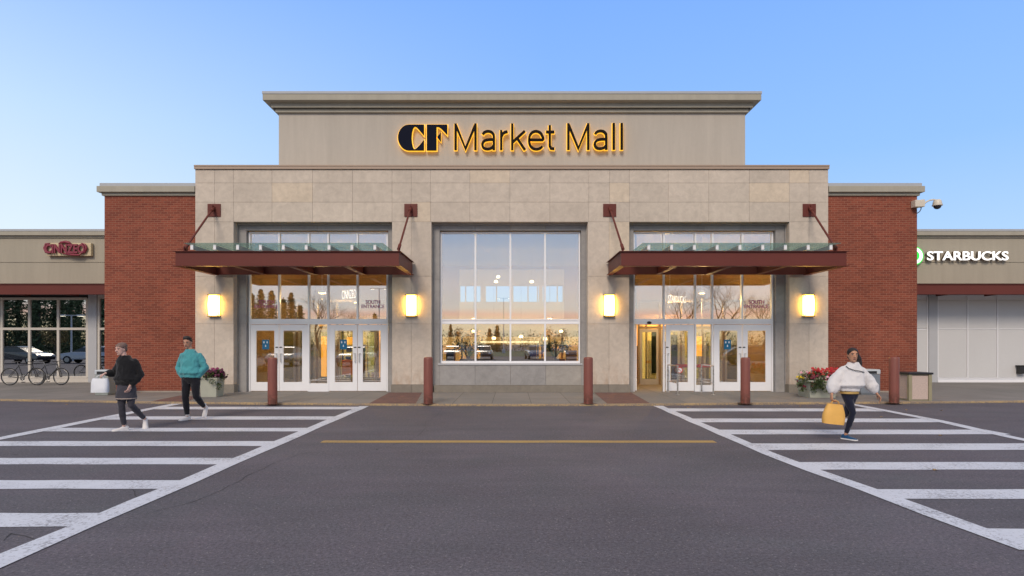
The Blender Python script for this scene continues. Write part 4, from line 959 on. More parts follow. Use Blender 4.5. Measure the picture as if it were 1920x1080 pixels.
def metal_bin(px, y, wpx, ztop, label, dark):
    x = X(px, y); w = wpx / S(y) / 2; o = thing('metal_bin', label, 'litter bin', (x, y, ZS)); G_ = plain('grey_bin_enamel' if not dark else 'slate_bin_enamel', (.30, .33, .31) if not dark else (.19, .22, .26), .5, var=.15)
    m = MB(); m.box(x - w, x + w, y - w, y + w, ZS + .04, ztop - .16); m.box(x - w * .96, x + w * .96, y - w * .96, y + w * .96, ZS, ZS + .04); part('bin_body', m, G_, o, bevel=.02)
    part('bin_hood', MB().box(x - w * 1.03, x + w * 1.03, y - w * 1.03, y + w * 1.03, ztop - .158, ztop), plain('pale_bin_hood_' + ('b' if dark else 'a'), (.50, .54, .57), .5, var=.08), o, bevel=.03)
    part('bin_flap', MB().box(x - w * .6, x + w * .6, y - w * 1.03 - .012, y - w * 1.03 - .001, ztop - .13, ztop - .05), BLACK, o)
metal_bin(198, -.9, 25, Z(693, -.9), 'grey metal bin with pale hood behind the person in black', False)
metal_bin(1622, -.55, 36, Z(692, -.55), 'slate metal bin with pale hood behind the person in white', True)

# planters and flowers
PLNT = plain('weathered_white_planter', (.40, .41, .34), .8, var=.15, scale=5, bump=.2); SOIL = plain('soil', (.035, .025, .018), .95)
def planter(px, y, wpx, hz, label):
    x = X(px, y); w = wpx / S(y) / 2; o = thing('planter', label, 'planter', (x, y, ZS)); m = MB()
    q = lambda a, z: [(x - w * a, y - w * a, z), (x + w * a, y - w * a, z), (x + w * a, y + w * a, z), (x - w * a, y + w * a, z)]
    m.rings([q(.86, ZS), q(.97, ZS + hz - .06), q(1.03, ZS + hz - .055), q(1.05, ZS + hz), q(.93, ZS + hz), q(.9, ZS + hz - .08)]); part('planter_box', m, PLNT, o, bevel=.008)
    part('soil', MB().box(x - w * .9, x + w * .9, y - w * .9, y + w * .9, ZS + hz - .1, ZS + hz - .06), SOIL, o); return x, y, w, ZS + hz
GLF = plain('petunia_leaf', (.075, .11, .035), .6, var=.35, scale=12, island=.5)
def flowers(x, y, w, z, spec, label, seed, spill):
    o = thing('flowering_plant', label, 'flowers', (x, y, z)); rg = random.Random(seed); l = MB()
    for k in range(22):
        a = rg.random() * 6.28; rr = w * 1.15 * math.sqrt(rg.random()); leaf_quads(l, (x + rr * math.cos(a), y + rr * math.sin(a), z + .05 + .2 * rg.random() * (1.3 - rr / w / 1.3)), .13, 60, .034, seed * 100 + k)
    for k in range(spill):
        a = -math.pi * rg.random(); leaf_quads(l, (x + w * 1.32 * math.cos(a), y + w * 1.32 * math.sin(a), z - .02 - .26 * rg.random()), .10, 45, .032, seed * 100 + 50 + k)
    part('foliage', l, GLF, o)
    for nm, c, n, xr, zr in spec:
        fmb = MB()
        for k in range(n):
            a = rg.random() * 6.28; rr = w * 1.3 * math.sqrt(rg.random()); px_, py_ = x + w * (xr[0] + (xr[1] - xr[0]) * rg.random()), y - w * 1.3 * rg.random() + .1; pz = z + zr[0] + (zr[1] - zr[0]) * rg.random(); s_ = .034 + .024 * rg.random()
            nrm = Vector((rg.gauss(0, .5), -1, rg.gauss(.4, .4))).normalized(); u = nrm.cross(Vector((0, 0, 1))).normalized(); v = nrm.cross(u); cc = Vector((px_, py_, pz))
            pts = [cc + nrm * .012] + [cc + (u * math.cos(t * 2 * math.pi / 10) + v * math.sin(t * 2 * math.pi / 10)) * s_ * (1 if t % 2 else .62) for t in range(10)]
            fmb.add(pts, [(0, 1 + t, 1 + (t + 1) % 10) for t in range(10)])
        part('blossom', fmb, plain(nm, c, .6, var=.25, scale=20, island=.25), o)
pl_ = planter(1531, -1.6, 54, .52, 'pale square planter with spilling flowers by the right pier')
flowers(*pl_, [('red_petal', (.50, .015, .02), 85, (-.6, 1.3), (.16, .36)), ('magenta_petal', (.30, .01, .06), 64, (-1.35, .5), (-.28, .2)), ('yellow_petal', (.75, .55, .02), 9, (-1.3, -1.0), (.0, .1)), ('pink_petal', (.75, .35, .45), 8, (-1.2, .5), (.1, .3)), ('dark_petal', (.16, .01, .03), 40, (-1.0, 1.2), (-.25, .15))], 'red and magenta flowers spilling over the right planter', 3, 40)
pl_ = planter(398, -1.5, 33, .58, 'pale square planter behind the man in the teal sweater')
flowers(*pl_, [('purple_petal', (.085, .008, .04), 60, (-.4, 1.5), (.0, .24)), ('plum_petal', (.22, .02, .10), 24, (-.8, 1.3), (.1, .3))], 'purple flowers in the planter behind the man in teal', 5, 5)

# bicycles
TYRE = plain('tyre_rubber', (.025, .024, .024), .8); FRM = plain('black_bike_frame', (.02, .02, .022), .3, coat=.5); RIM = plain('bike_rim', (.35, .34, .33), .3, metal=.9)
def bicycle(loc, rz, label):
    o = thing('bicycle', label, 'bicycle', (0, 0, 0), 'bicycles parked by the shop window')
    r = .335; xr, xf = -.5, .52
    def torus(cx, rad, th, n=36, k=8):
        m = MB(); rr = []
        for i in range(n + 1):
            a = 2 * math.pi * i / n; c = Vector((cx + rad * math.cos(a), 0, r + .0 + rad * math.sin(a))); d = Vector((math.cos(a), 0, math.sin(a)))
            rr.append([c + d * th * math.cos(2 * math.pi * j / k) + Vector((0, 1, 0)) * th * math.sin(2 * math.pi * j / k) for j in range(k)])
        return m.rings(rr, cap=False)
    for cx in (xr, xf):
        w = part('wheel', torus(cx, r - .018, .018), TYRE, o, smooth='all'); part('rim', torus(cx, r - .045, .011, 36, 6), RIM, w, smooth='all')
        sp_ = MB()
        for i in range(16):
            a = 2 * math.pi * i / 16; sp_.tube([(cx + .02 * math.cos(a + .5), .02 if i % 2 else -.02, r + .02 * math.sin(a + .5)), (cx + (r - .05) * math.cos(a), 0, r + (r - .05) * math.sin(a))], .0018, 4)
        sp_.tube([(cx, -.05, r), (cx, .05, r)], .02, 8); part('spokes', sp_, RIM, w)
    bb = (0, 0, .28); st = (-.16, 0, .80); hd = (.36, 0, .82); hb = (.39, 0, .70)
    f = MB()
    for a, b, q in ((bb, st, .016), ((-.15, 0, .76), hd, .015), (bb, hb, .019), (hd, hb, .02)): f.tube([a, b], q, 8)
    for s in (-1, 1):
        f.tube([bb, (xr * .6, s * .05, r * .93), (xr, s * .06, r)], .010, 6); f.tube([(-.15, 0, .75), (xr * .7, s * .04, .52), (xr, s * .06, r)], .009, 6)
    part('frame', f, FRM, o, smooth=True)
    fk = MB(); fk.tube([hb, (.42, 0, .62)], .018, 8)
    for s in (-1, 1): fk.tube([(.42, s * .03, .64), (.47, s * .05, .5), (xf, s * .05, r)], .011, 6)
    part('fork', fk, FRM, o, smooth=True)
    sd_ = MB(); sd_.tube([st, (-.19, 0, .90)], .013, 8); part('seat_post', sd_, RIM, o)
    s2 = MB(); s2.rings([[(-.33 + .27 * t, (.075 - .055 * min(1, t * 1.4)) * math.cos(a), .925 + .018 * math.sin(a)) for a in [2 * math.pi * j / 10 for j in range(10)]] for t in (0, .15, .4, .7, 1.0)]); part('saddle', s2, BLACK, o, smooth='all')
    h = MB(); h.tube([hd, (.35, 0, .90), (.40, 0, .93)], .013, 8); h.tube([(.36, -.27, .94), (.40, -.18, .93), (.40, .18, .93), (.36, .27, .94)], .012, 8); part('handlebar', h, FRM, o, smooth='all')
    c = MB(); c.tube([(0, -.06, .28), (0, .06, .28)], .02, 8); c.tube([(0, -.06, .28), (.09, -.08, .14)], .010, 6); c.tube([(0, .06, .28), (-.09, .08, .42)], .010, 6)
    n = 20; c.rings([[(rad * math.cos(2 * math.pi * i / n), yy, .28 + rad * math.sin(2 * math.pi * i / n)) for i in range(n)] for rad, yy in ((.085, -.045), (.095, -.045), (.095, -.040), (.085, -.040))])
    part('crank', c, RIM, o)
    for x_p, y_p, z_p in ((.09, -.13, .14), (-.09, .13, .42)): part('pedal', MB().box(x_p - .045, x_p + .045, y_p - .045, y_p + .045, z_p - .012, z_p + .012), BLACK, o)
    o.location = loc; o.rotation_euler = (R(3), 0, rz); return o
yb = 3.55
b1 = bicycle((X(44, yb), yb, ZS), R(3), 'black bicycle nearest the left edge of the picture')
b2 = dup(b1, (X(91, yb + .15), yb + .15, ZS), R(-4), 'black bicycle right behind the other one, nearer the brick wall')
# ------------------------------------------------------------------ people
def fuse(name, mb, vox, mats, parent, smooth_it=4, disp=0, dscale=6, seed=0):
    """one continuous skin grown over overlapping lofts"""
    me = mb.mesh(name, base_of(parent)); ob = bpy.data.objects.new('tmp', me); COL.objects.link(ob)
    r = ob.modifiers.new('r', 'REMESH'); r.mode = 'VOXEL'; r.voxel_size = vox; r.use_smooth_shade = True
    s = ob.modifiers.new('s', 'SMOOTH'); s.iterations = smooth_it; s.factor = .5
    bpy.context.view_layer.update(); dg = bpy.context.evaluated_depsgraph_get()
    m2 = bpy.data.meshes.new_from_object(ob.evaluated_get(dg)); bpy.data.objects.remove(ob)
    if disp:
        nrm = [v.normal.copy() for v in m2.vertices]
        for v, n_ in zip(m2.vertices, nrm):
            p = v.co; q = Vector((p.x * dscale, p.y * dscale, p.z * dscale * 1.7 + seed))
            q.z *= .45; a = mnoise.noise(q) + .5 * mnoise.noise(q * 2.3); v.co = v.co + n_ * disp * (1 - 2.2 * abs(a))
    return put(name, m2, mats, parent, smooth='all')
def ell(c, rx, ry, z, n=20, sq=2.3, dy=0):
    out = []
    for j in range(n):
        a = 2 * math.pi * j / n; ca, sa = math.cos(a), math.sin(a); k = (abs(ca) ** sq + abs(sa) ** sq) ** (-1 / sq)
        out.append((c[0] + rx * k * ca, c[1] + ry * k * sa + dy, z))
    return out
def hand(mb, wrist, d, nrm, side, curl=.35, L=.185):
    """palm, four unequal fingers and a thumb; d = finger direction, nrm = palm side"""
    w = Vector(wrist); d = Vector(d).normalized(); nrm = Vector(nrm); nrm = (nrm - d * nrm.dot(d)).normalized(); u = d.cross(nrm).normalized() * side
    pl = L * .5
    def ringp(t, hw, ht): 
        c = w + d * pl * t; return [c + u * hw * math.cos(2 * math.pi * j / 12) + nrm * ht * math.sin(2 * math.pi * j / 12) for j in range(12)]
    mb.rings([ringp(-.25, .024, .02), ringp(.1, .030, .018), ringp(.5, .040, .016), ringp(.9, .042, .014), ringp(1.05, .038, .011)])
    for i, (o_, ln_) in enumerate(((-.031, .40), (-.0105, .46), (.0105, .43), (.031, .34))):
        p = w + d * pl * .92 + u * o_; dd = d.copy(); pts = [p]; c_ = curl * (1 + .12 * i)
        for sg_ in (.42, .32, .26):
            dd = (Matrix.Rotation(0, 3, 'X') @ dd); dd = (dd * math.cos(c_) + nrm * math.sin(c_)).normalized(); nn = nrm
            pts.append(pts[-1] + dd * L * ln_ * sg_ * 1.05); c_ *= 1.0
            nrm2 = (nn - dd * nn.dot(dd)); nrm_l = nrm2.normalized() if nrm2.length > .05 else nn
        mb.tube(pts, [.0092, .0088, .0082, .0072], 8, round_ends=True)
    tb = w + d * pl * .25 - u * .03; mb.tube([tb, tb - u * .022 + d * .028 + nrm * .008, tb - u * .03 + d * .055 + nrm * .018, tb - u * .028 + d * .078 + nrm * .026], [.013, .0115, .010, .008], 8, round_ends=True)
def head(mb, c, h, yaw=0, tilt=0):
    """c = centre of head, h = head height; face looks to -y before yaw"""
    M_ = Matrix.Translation(Vector(c)) @ Matrix.Rotation(yaw, 4, 'Z') @ Matrix.Rotation(tilt, 4, 'X'); s = h / .225; st = len(mb.v)
    prof = [(-.112, .022, .022, -.045), (-.104, .036, .034, -.04), (-.085, .050, .052, -.028), (-.06, .060, .070, -.014), (-.03, .067, .084, -.004), (0, .071, .092, 0), (.03, .073, .096, .004), (.06, .070, .092, .006), (.085, .058, .076, .006), (.103, .038, .05, .006), (.111, .014, .02, .006)]
    mb.rings([[(rx * s * math.cos(2 * math.pi * j / 20), (ry * math.sin(2 * math.pi * j / 20) + dy) * s, z * s) for j in range(20)] for z, rx, ry, dy in prof])
    mb.tube([(0, -.088 * s, .012 * s), (0, -.102 * s, -.012 * s), (0, -.112 * s, -.028 * s)], [.008 * s, .011 * s, .014 * s], 8, round_ends=True)
    for q in (-1, 1):
        mb.ball((q * .012 * s, -.098 * s, -.031 * s), .009 * s, 8); mb.ball((q * .074 * s, .008 * s, -.01 * s), .026 * s, 8, sc=(.32, .6, 1))
        mb.tube([(q * .012 * s, -.094 * s, .030 * s), (q * .034 * s, -.090 * s, .033 * s), (q * .052 * s, -.074 * s, .026 * s)], [.006 * s, .007 * s, .005 * s], 6)
    mb.ball((0, -.088 * s, -.055 * s), .018 * s, 8, sc=(1.4, .6, .35)); mb.ball((0, -.084 * s, -.066 * s), .017 * s, 8, sc=(1.2, .6, .4)); mb.ball((0, -.072 * s, -.094 * s), .02 * s, 8)
    for i in range(st, len(mb.v)): mb.v[i] = tuple(M_ @ Vector(mb.v[i]))
    return M_, s
def face_bits(par, M_, s, brow, off):
    EYE = plain('eye_white', (.24, .22, .20), .3, bump=0); IR = plain('iris', (.03, .02, .015), .2, bump=0); LIP = plain('lip', (.32, .12, .10), .5, bump=0)
    for q in (-1, 1):
        m = MB(); m.ball((q * .031 * s, -.079 * s, .010 * s), .0105 * s, 10, 0); m.ball((q * .031 * s, -.0862 * s, .009 * s), .0055 * s, 8, 1); 
        m.v = [tuple(M_ @ Vector(v) + off) for v in m.v]; part('eye', m, [EYE, IR], par, smooth='all')
    m = MB(); m.tube([(-.024 * s, -.091 * s, -.060 * s), (0, -.1005 * s, -.0595 * s), (.024 * s, -.091 * s, -.060 * s)], [.003 * s, .0055 * s, .003 * s], 8); m.v = [tuple(M_ @ Vector(v) + off) for v in m.v]; part('mouth', m, LIP, par, smooth='all')
    for q in (-1, 1):
        m = MB(); m.tube([(q * .014 * s, -.0975 * s, .031 * s), (q * .034 * s, -.096 * s, .036 * s), (q * .052 * s, -.079 * s, .029 * s)], [.003 * s, .0045 * s, .002 * s], 6); m.v = [tuple(M_ @ Vector(v) + off) for v in m.v]; part('eyebrow', m, brow, par, smooth='all')
def shoe(par, ankle, toe_dir, pitch, upper, sole, off, L=.28):
    """shoe in local metres, ankle point, toe direction, pitch down when lifted"""
    a = Vector(ankle); d = Vector(toe_dir).normalized(); q = d.to_track_quat('Y', 'Z').to_matrix(); P_ = Matrix.Rotation(pitch, 3, 'X')
    prof = [(-.075, .028, .07, .0), (-.06, .036, .085, 0), (-.02, .038, .095, 0), (.03, .037, .078, 0), (.08, .043, .055, 0), (.13, .047, .045, 0), (.17, .042, .036, 0), (.2, .026, .024, .004)]
    def sect(y, hw, top, lift, zb):
        pts = []
        for j in range(14):
            t = 2 * math.pi * j / 14; x = hw * math.cos(t); zz = (top / 2) * math.sin(t); pts.append(Vector((x * (1 if zz < 0 else .8), y, zb + lift + top / 2 + max(zz, -top / 2 * .75))))
        return pts
    m = MB(); m.rings([sect(y, hw, t, l, -.085) for y, hw, t, l in prof]); m.v = [tuple(q @ (P_ @ Vector(v)) + a + off) for v in m.v]; sh = part('shoe', m, upper, par, smooth='all')
    so_ = MB(); so_.rings([[Vector((hw * 1.06 * cx_, y, z)) for cx_, z in ((-1, -.088), (1, -.088), (1, -.066), (-1, -.066))] for y, hw in ((-.08, .026), (-.06, .036), (0, .038), (.08, .044), (.14, .047), (.18, .04), (.205, .022))])
    so_.v = [tuple(q @ (P_ @ Vector(v)) + a + off) for v in so_.v]; part('sole', so_, sole, sh, bevel=.004)
def skinmat(name, c):
    m, t, b = newmat(name); p = pos_n(t); f = math_n(t, 'MULTIPLY_ADD', noise_n(t, p, 18, 4), .3, .85); t.links.new(mix_n(t, 1.0, c, f, 'MULTIPLY'), b.inputs['Base Color']); b.inputs['Roughness'].default_value = .5; b.inputs['Subsurface Weight'].default_value = .12; b.inputs['Subsurface Radius'].default_value = (.01, .004, .002); return m
def cloth(name, c, var=.12, bump=.4, sc=180):
    m, t, b = newmat(name); p = pos_n(t, 'Object'); f = math_n(t, 'MULTIPLY_ADD', noise_n(t, p, 5, 5), var * 2, 1 - var); t.links.new(mix_n(t, 1.0, c, f, 'MULTIPLY'), b.inputs['Base Color']); b.inputs['Roughness'].default_value = .9; b.inputs['Sheen Weight'].default_value = .25; b.inputs['Specular IOR Level'].default_value = .2
    bump_n(t, b, noise_n(t, p, sc, 2), bump, .003); return m
def person(label, px, py, skin_c, J, wear):
    y = D(py); o = thing('person', label, 'person', (X(px, y), y, 0)); O = Vector(o.location)
    A = lambda p: tuple(Vector(p) + O); sk = skinmat('skin_' + str(px), skin_c)
    # body: one continuous surface, kept just inside the clothes
    b = MB(); bs = J['scale']; pel, ch, nk, hd_ = Vector(J['pelvis']), Vector(J['chest']), Vector(J['neck']), Vector(J['head'])
    b.rings([ell(A(pel), .13 * bs, .085 * bs, pel.z - .08 * bs), ell(A(pel), .15 * bs, .10 * bs, pel.z), ell(A(pel.lerp(ch, .5)), .125 * bs, .085 * bs, pel.z + (ch.z - pel.z) * .5), ell(A(ch), .155 * bs, .10 * bs, ch.z), ell(A(ch.lerp(nk, .6)), .15 * bs, .085 * bs, ch.z + (nk.z - ch.z) * .6), ell(A(nk), .06 * bs, .055 * bs, nk.z)])
    b.tube([A(nk - Vector((0, 0, .04))), A(nk.lerp(hd_, .45)), A(hd_ - Vector((0, -.01, .03)))], [.062 * bs, .052 * bs, .05 * bs], 14)
    M_, s_ = head(b, A(hd_), J['head_h'], J.get('yaw', 0), J.get('tilt', 0))
    for L_ in ('armL', 'armR'):
        sh, el, wr = J[L_][:3]; b.tube([A(sh), A(Vector(sh).lerp(Vector(el), .5)), A(el), A(Vector(el).lerp(Vector(wr), .35)), A(wr)], [.048 * bs, .042 * bs, .035 * bs, .034 * bs, .024 * bs], 12, round_ends=True)
        if len(J[L_]) > 3:
            _, _, _, dr, nr, sd_, cu = J[L_]; hand(b, A(wr), dr, nr, sd_, cu)
    for L_ in ('legL', 'legR'):
        hp, kn, an = (Vector(v) for v in J[L_][:3]); b.tube([A(hp), A(hp.lerp(kn, .5)), A(kn), A(kn.lerp(an, .3)), A(kn.lerp(an, .7)), A(an)], [.075 * bs, .064 * bs, .048 * bs, .05 * bs, .038 * bs, .032 * bs], 14, round_ends=True)
    bo = fuse('body', b, .0062, sk, o, 3)
    face_bits(o, M_, s_, wear['brow'], Vector((0, 0, 0)))
    return o, A, M_, s_
def sleeve_torso(o, A, J, mat, name, hem, r=1.0, puff=0, disp=.01, vox=.011, seed=1, neck_r=.075, hemr=(.19, .135)):
    m = MB(); pel, ch, nk = Vector(J['pelvis']), Vector(J['chest']), Vector(J['neck']); bs = J['scale']
    low = pel.lerp(ch, (hem - pel.z) / max(.01, (ch.z - pel.z))); c2 = lambda t: low.lerp(ch, t)
    m.rings([ell(A(low), hemr[0] * .92 * bs, hemr[1] * .92 * bs, hem), ell(A(low), hemr[0] * .94 * bs, hemr[1] * .95 * bs, hem + .05), ell(A(c2(.25)), (hemr[0] + .02 + puff) * bs, (hemr[1] + .02 + puff) * bs, hem + .10), ell(A(c2(.6)), (.185 + puff) * r * bs, (.135 + puff) * bs, hem + (ch.z - hem) * .6), ell(A(ch), (.19 + puff * .6) * r * bs, (.13 + puff * .5) * bs, ch.z), ell(A(ch.lerp(nk, .55)), .185 * r * bs, .11 * bs, ch.z + (nk.z - ch.z) * .55), ell(A(ch.lerp(nk, .85)), .12 * bs, .085 * bs, ch.z + (nk.z - ch.z) * .85), ell(A(nk), neck_r * bs, .068 * bs, nk.z + .012)])
    for L_ in ('armL', 'armR'):
        sh, el, wr = (Vector(v) for v in J[L_][:3]); w2 = el.lerp(wr, J.get('cuff', .93)); u = (w2 - el).normalized()
        m.tube([A(nk + (sh - nk) * .25 + Vector((0, 0, -.05))), A(nk + (sh - nk) * .62 + Vector((0, 0, -.035)))], [.05 * bs, .06 * bs], 12, round_ends=True)
        m.tube([A(sh), A(sh.lerp(el, .5)), A(el), A(el.lerp(w2, .5)), A(w2 - u * .035), A(w2)], [(.062 + puff * .2) * bs, (.068 + puff * .6) * bs, (.068 + puff) * bs, (.066 + puff * 1.1) * bs, (.05 + puff * .5) * bs, .042 * bs], 14, round_ends=False)
        m.ball(A(Vector(sh) - Vector((0, 0, .012))), (.066 + puff * .2) * bs, 14)
        m.ball(A(el), (.066 + puff) * bs, 14)
    return fuse(name, m, vox, mat, o, 3, disp, 7, seed)
def trousers(o, A, J, mat, name='trousers', top=.09, k=1.0, ends=.93, disp=.006, seed=2):
    m = MB(); pel = Vector(J['pelvis']); bs = J['scale']
    m.rings([ell(A(pel), .155 * bs * k, .115 * bs * k, pel.z + top), ell(A(pel), .170 * bs * k, .125 * bs * k, pel.z), ell(A(pel), .160 * bs * k, .115 * bs * k, pel.z - .09 * bs), ell(A(pel), .09 * bs, .08 * bs, pel.z - .16 * bs)])
    for L_ in ('legL', 'legR'):
        hp, kn, an = (Vector(v) for v in J[L_][:3]); a2 = kn.lerp(an, ends)
        m.tube([A(hp), A(hp.lerp(kn, .45)), A(kn), A(kn.lerp(a2, .35)), A(kn.lerp(a2, .75)), A(a2)], [.098 * bs * k, .085 * bs * k, .064 * bs * k, .062 * bs * k, .052 * bs * k, .044 * bs * k], 14); m.ball(A(kn), .064 * bs * k, 12); m.ball(A(hp), .098 * bs * k, 12)
    return fuse(name, m, .010, mat, o, 3, disp, 9, seed)
def hair_cap(o, M_, s, mat, z_cut=.02, extra=None, th=1.08, seed=0, name='hair', front=.05):
    m = MB(); rr = []
    prof = [(-.06, .060, .062, .03), (-.03, .067, .080, .014), (0, .072, .090, .008), (.03, .074, .095, .006), (.06, .071, .092, .006), (.085, .060, .078, .006), (.104, .040, .052, .006), (.114, .015, .02, .006)]
    n = 24; 
    for z, rx, ry, dy in prof:
        ring = []
        for j in range(n):
            a = 2 * math.pi * j / n; yy = math.sin(a); k = th + .03 * math.sin(j * 5.1 + z * 90 + seed)
            fr = max(0, -yy) ; side = abs(math.cos(a))
            zz = z
            lim = front * fr ** .8 + (1 - fr) * (z_cut - .08 * max(0, yy))
            if z < lim: zz = lim; 
            ring.append((rx * k * math.cos(a) * s, (ry * k * yy + dy) * s, zz * s))
        rr.append(ring)
    m.rings(rr)
    if extra: extra(m, s)
    m.v = [tuple(M_ @ Vector(v)) for v in m.v]
    return fuse(name, m, .008, mat, o, 2, .004, 40, seed)
HAIRD = plain('dark_hair', (.018, .012, .010), .6, var=.4, scale=40, bump=.4); WSHOE = cloth('white_shoe', (.72, .68, .66), .04); WSOLE = plain('white_sole', (.72, .70, .69), .6)

# the man in the teal sweater
J1 = dict(scale=1.03, pelvis=(.07, 0, .96), chest=(.075, -.01, 1.30), neck=(.06, -.02, 1.52), head=(.03, -.055, 1.685), head_h=.245, tilt=.22, cuff=.97,
          armL=((-.10, 0, 1.40), (-.205, .05, 1.14), (-.075, -.05, .93), (.1, 0, -1), (.6, .6, 0), 1, .2), armR=((.24, 0, 1.40), (.35, .05, 1.14), (.215, -.05, .93), (-.1, 0, -1), (-.6, .6, 0), -1, .2),
          legL=((-.02, 0, .90), (-.035, -.03, .50), (-.02, .02, .10)), legR=((.165, 0, .90), (.20, -.04, .52), (.245, .22, .27)))
o, A, M_, s_ = person('man in a teal sweater and black joggers, hands in pockets', 352, 788, (.50, .26, .17), J1, dict(brow=HAIRD))
TEAL = cloth('teal_sweatshirt', (.07, .30, .33)); BLKC = cloth('black_joggers', (.010, .010, .015))
sleeve_torso(o, A, J1, TEAL, 'sweater', .93, puff=.009, disp=.012, seed=3, hemr=(.20, .15)); trousers(o, A, J1, BLKC, seed=4)
hair_cap(o, M_, s_, HAIRD, -.01, lambda m, s: m.ball((0, -.025 * s, .098 * s), .066 * s, 14, sc=(1, 1.05, .5)), 1.035, front=.078)
O_ = Vector((0, 0, 0)); shoe(o, A((-.02, .02, .092)), (-.35, -1, 0), 0, WSHOE, WSOLE, O_); shoe(o, A((.25, .24, .25)), (.1, -.6, -.8), 0, WSHOE, WSOLE, O_)
for a in ((-.02, .02, .10), (.245, .22, .27)): part('sock', MB().tube([A(a), A(Vector(a) + Vector((0, 0, .08)))], [.04, .041], 12), WSHOE, o, smooth=True)

# the person in black with the white bag
J2 = dict(scale=.95, pelvis=(.10, 0, .93), chest=(.12, 0, 1.22), neck=(.08, -.02, 1.42), head=(.035, -.05, 1.555), head_h=.225, yaw=-.35, tilt=.1, cuff=.95,
          armL=((-.01, .02, 1.33), (-.13, .02, 1.10), (-.185, -.17, 1.10), (-.6, -.5, -.4), (0, 0, -1), -1, .9), armR=((.245, .02, 1.32), (.33, .05, 1.06), (.235, -.10, .86), (-.15, -.35, -1), (-1, .2, 0), -1, .5),
          legL=((.04, 0, .85), (.03, -.04, .47), (.04, .03, .09)), legR=((.17, 0, .85), (.21, -.02, .49), (.265, .30, .20)))
o, A, M_, s_ = person('person in a black top with a white bag, crossing at the left', 227, 808, (.58, .36, .30), J2, dict(brow=plain('light_brown_hair', (.30, .20, .15), .6, var=.3, scale=40)))
BLK2 = cloth('black_top', (.008, .008, .010)); GRY = cloth('charcoal_leggings', (.040, .038, .050)); GRY2 = cloth('grey_shorts', (.050, .048, .062))
sleeve_torso(o, A, J2, BLK2, 'hoodie', .88, puff=.010, disp=.008, seed=6, neck_r=.09, hemr=(.205, .155))
trousers(o, A, J2, GRY, 'leggings', k=.98, seed=7)
shm = MB(); pel = Vector(J2['pelvis']); shm.rings([ell(A(pel), .14, .10, .92), ell(A(pel), .162, .13, .82), ell(A(pel), .17, .14, .70), ell(A(pel), .175, .15, .60)]); sho = fuse('shorts', shm, .012, GRY2, o, 3, .008, 7, 9)
part('hem_stripe', MB().rings([ell(A(pel), .181, .156, z_) for z_ in (.615, .63)], cap=False), plain('pale_hem', (.42, .34, .30), .8), sho)
PINKC = plain('ash_brown_hair', (.17, .105, .085), .6, var=.3, scale=40, bump=.4); hair_cap(o, M_, s_, PINKC, -.01, lambda m, s: m.ball((0, .02 * s, .06 * s), .085 * s, 14, sc=(1, 1.1, .7)), 1.10, front=.062)
shoe(o, A((.04, .03, .092)), (-.75, -1, 0), 0, WSHOE, WSOLE, O_); shoe(o, A((.27, .32, .175)), (.3, -.5, -.8), 0, WSHOE, WSOLE, O_)
def carrier(name, label, top, w, h, dpt, mat, handle, ang=0, flare=1.15, strap=.12):
    t = Vector(top); r = thing(name, label, 'bag', tuple(t - Vector((0, 0, strap + h)))); m = MB(); rr = []
    for k in range(7):
        q = k / 6; zz = t.z - strap - h * q; ww = w / 2 * (1 + (flare - 1) * math.sin(q * 2.2)); dd = dpt / 2 * (.45 + .75 * math.sin(min(1.35, .2 + q * 1.5)))
        rr.append(ell((t.x, t.y, 0), ww, dd, zz, 20, 3.2))
    m.rings(rr); b = put('bag_body', m.mesh('bag_body', base_of(r)), mat, r, smooth=True)
    for me_v in b.data.vertices:
        n_ = mnoise.noise(me_v.co * 9) * .012; me_v.co.y += n_; me_v.co.x += n_ * .5
    for sy in (-1, 1): part('bag_handle', MB().tube([(t.x - w * .28, t.y + sy * .02, t.z - strap - .01), (t.x - w * .2, t.y + sy * .012, t.z - strap * .35), (t.x, t.y + sy * .006, t.z), (t.x + w * .2, t.y + sy * .012, t.z - strap * .35), (t.x + w * .28, t.y + sy * .02, t.z - strap - .01)], .006, 6), handle, r, smooth='all')
    r.rotation_euler = (0, ang, 0); return r
WBAG = plain('white_paper_bag', (.68, .70, .74), .55, var=.05); YBAG = plain('mustard_bag', (.72, .40, .09), .6, var=.12, scale=8, bump=.2)
# hangs from the bent fingers, just past the wrist
carrier('shopping_bag', 'white shopping bag held out by the person in black', A((-.245, -.225, 1.07)), .29, .26, .13, WBAG, WBAG, 0, 1.12, .06)

# the woman in the white sweater
J3 = dict(scale=.93, pelvis=(.05, 0, .86), chest=(.09, 0, 1.10), neck=(.11, -.01, 1.32), head=(.085, -.04, 1.465), head_h=.235, yaw=-.15, tilt=.08, cuff=.9,
          armL=((-.04, 0, 1.21), (-.20, .02, 1.0), (-.30, -.09, .79), (-.05, -.1, -1), (1, 0, 0), 1, .75), armR=((.24, 0, 1.21), (.40, .03, 1.00), (.50, -.04, .80), (.5, -.2, -.8), (-1, .2, 0), -1, .4),
          legL=((.0, 0, .78), (.085, -.05, .47), (.0, .02, .095)), legR=((.12, 0, .78), (.02, .06, .44), (-.03, .46, .46)))
o, A, M_, s_ = person('woman in a white fluffy sweater with a mustard bag, crossing at the right', 1587, 825, (.50, .25, .15), J3, dict(brow=HAIRD))
WOOL = cloth('white_fluffy_wool', (.66, .64, .64), .06, .8, 70); NAVL = cloth('navy_leggings', (.010, .012, .028))
sleeve_torso(o, A, J3, WOOL, 'sweater', .845, r=1.0, puff=.042, disp=.010, seed=11, neck_r=.088, hemr=(.19, .14)); trousers(o, A, J3, NAVL, 'leggings', k=.86, seed=12)
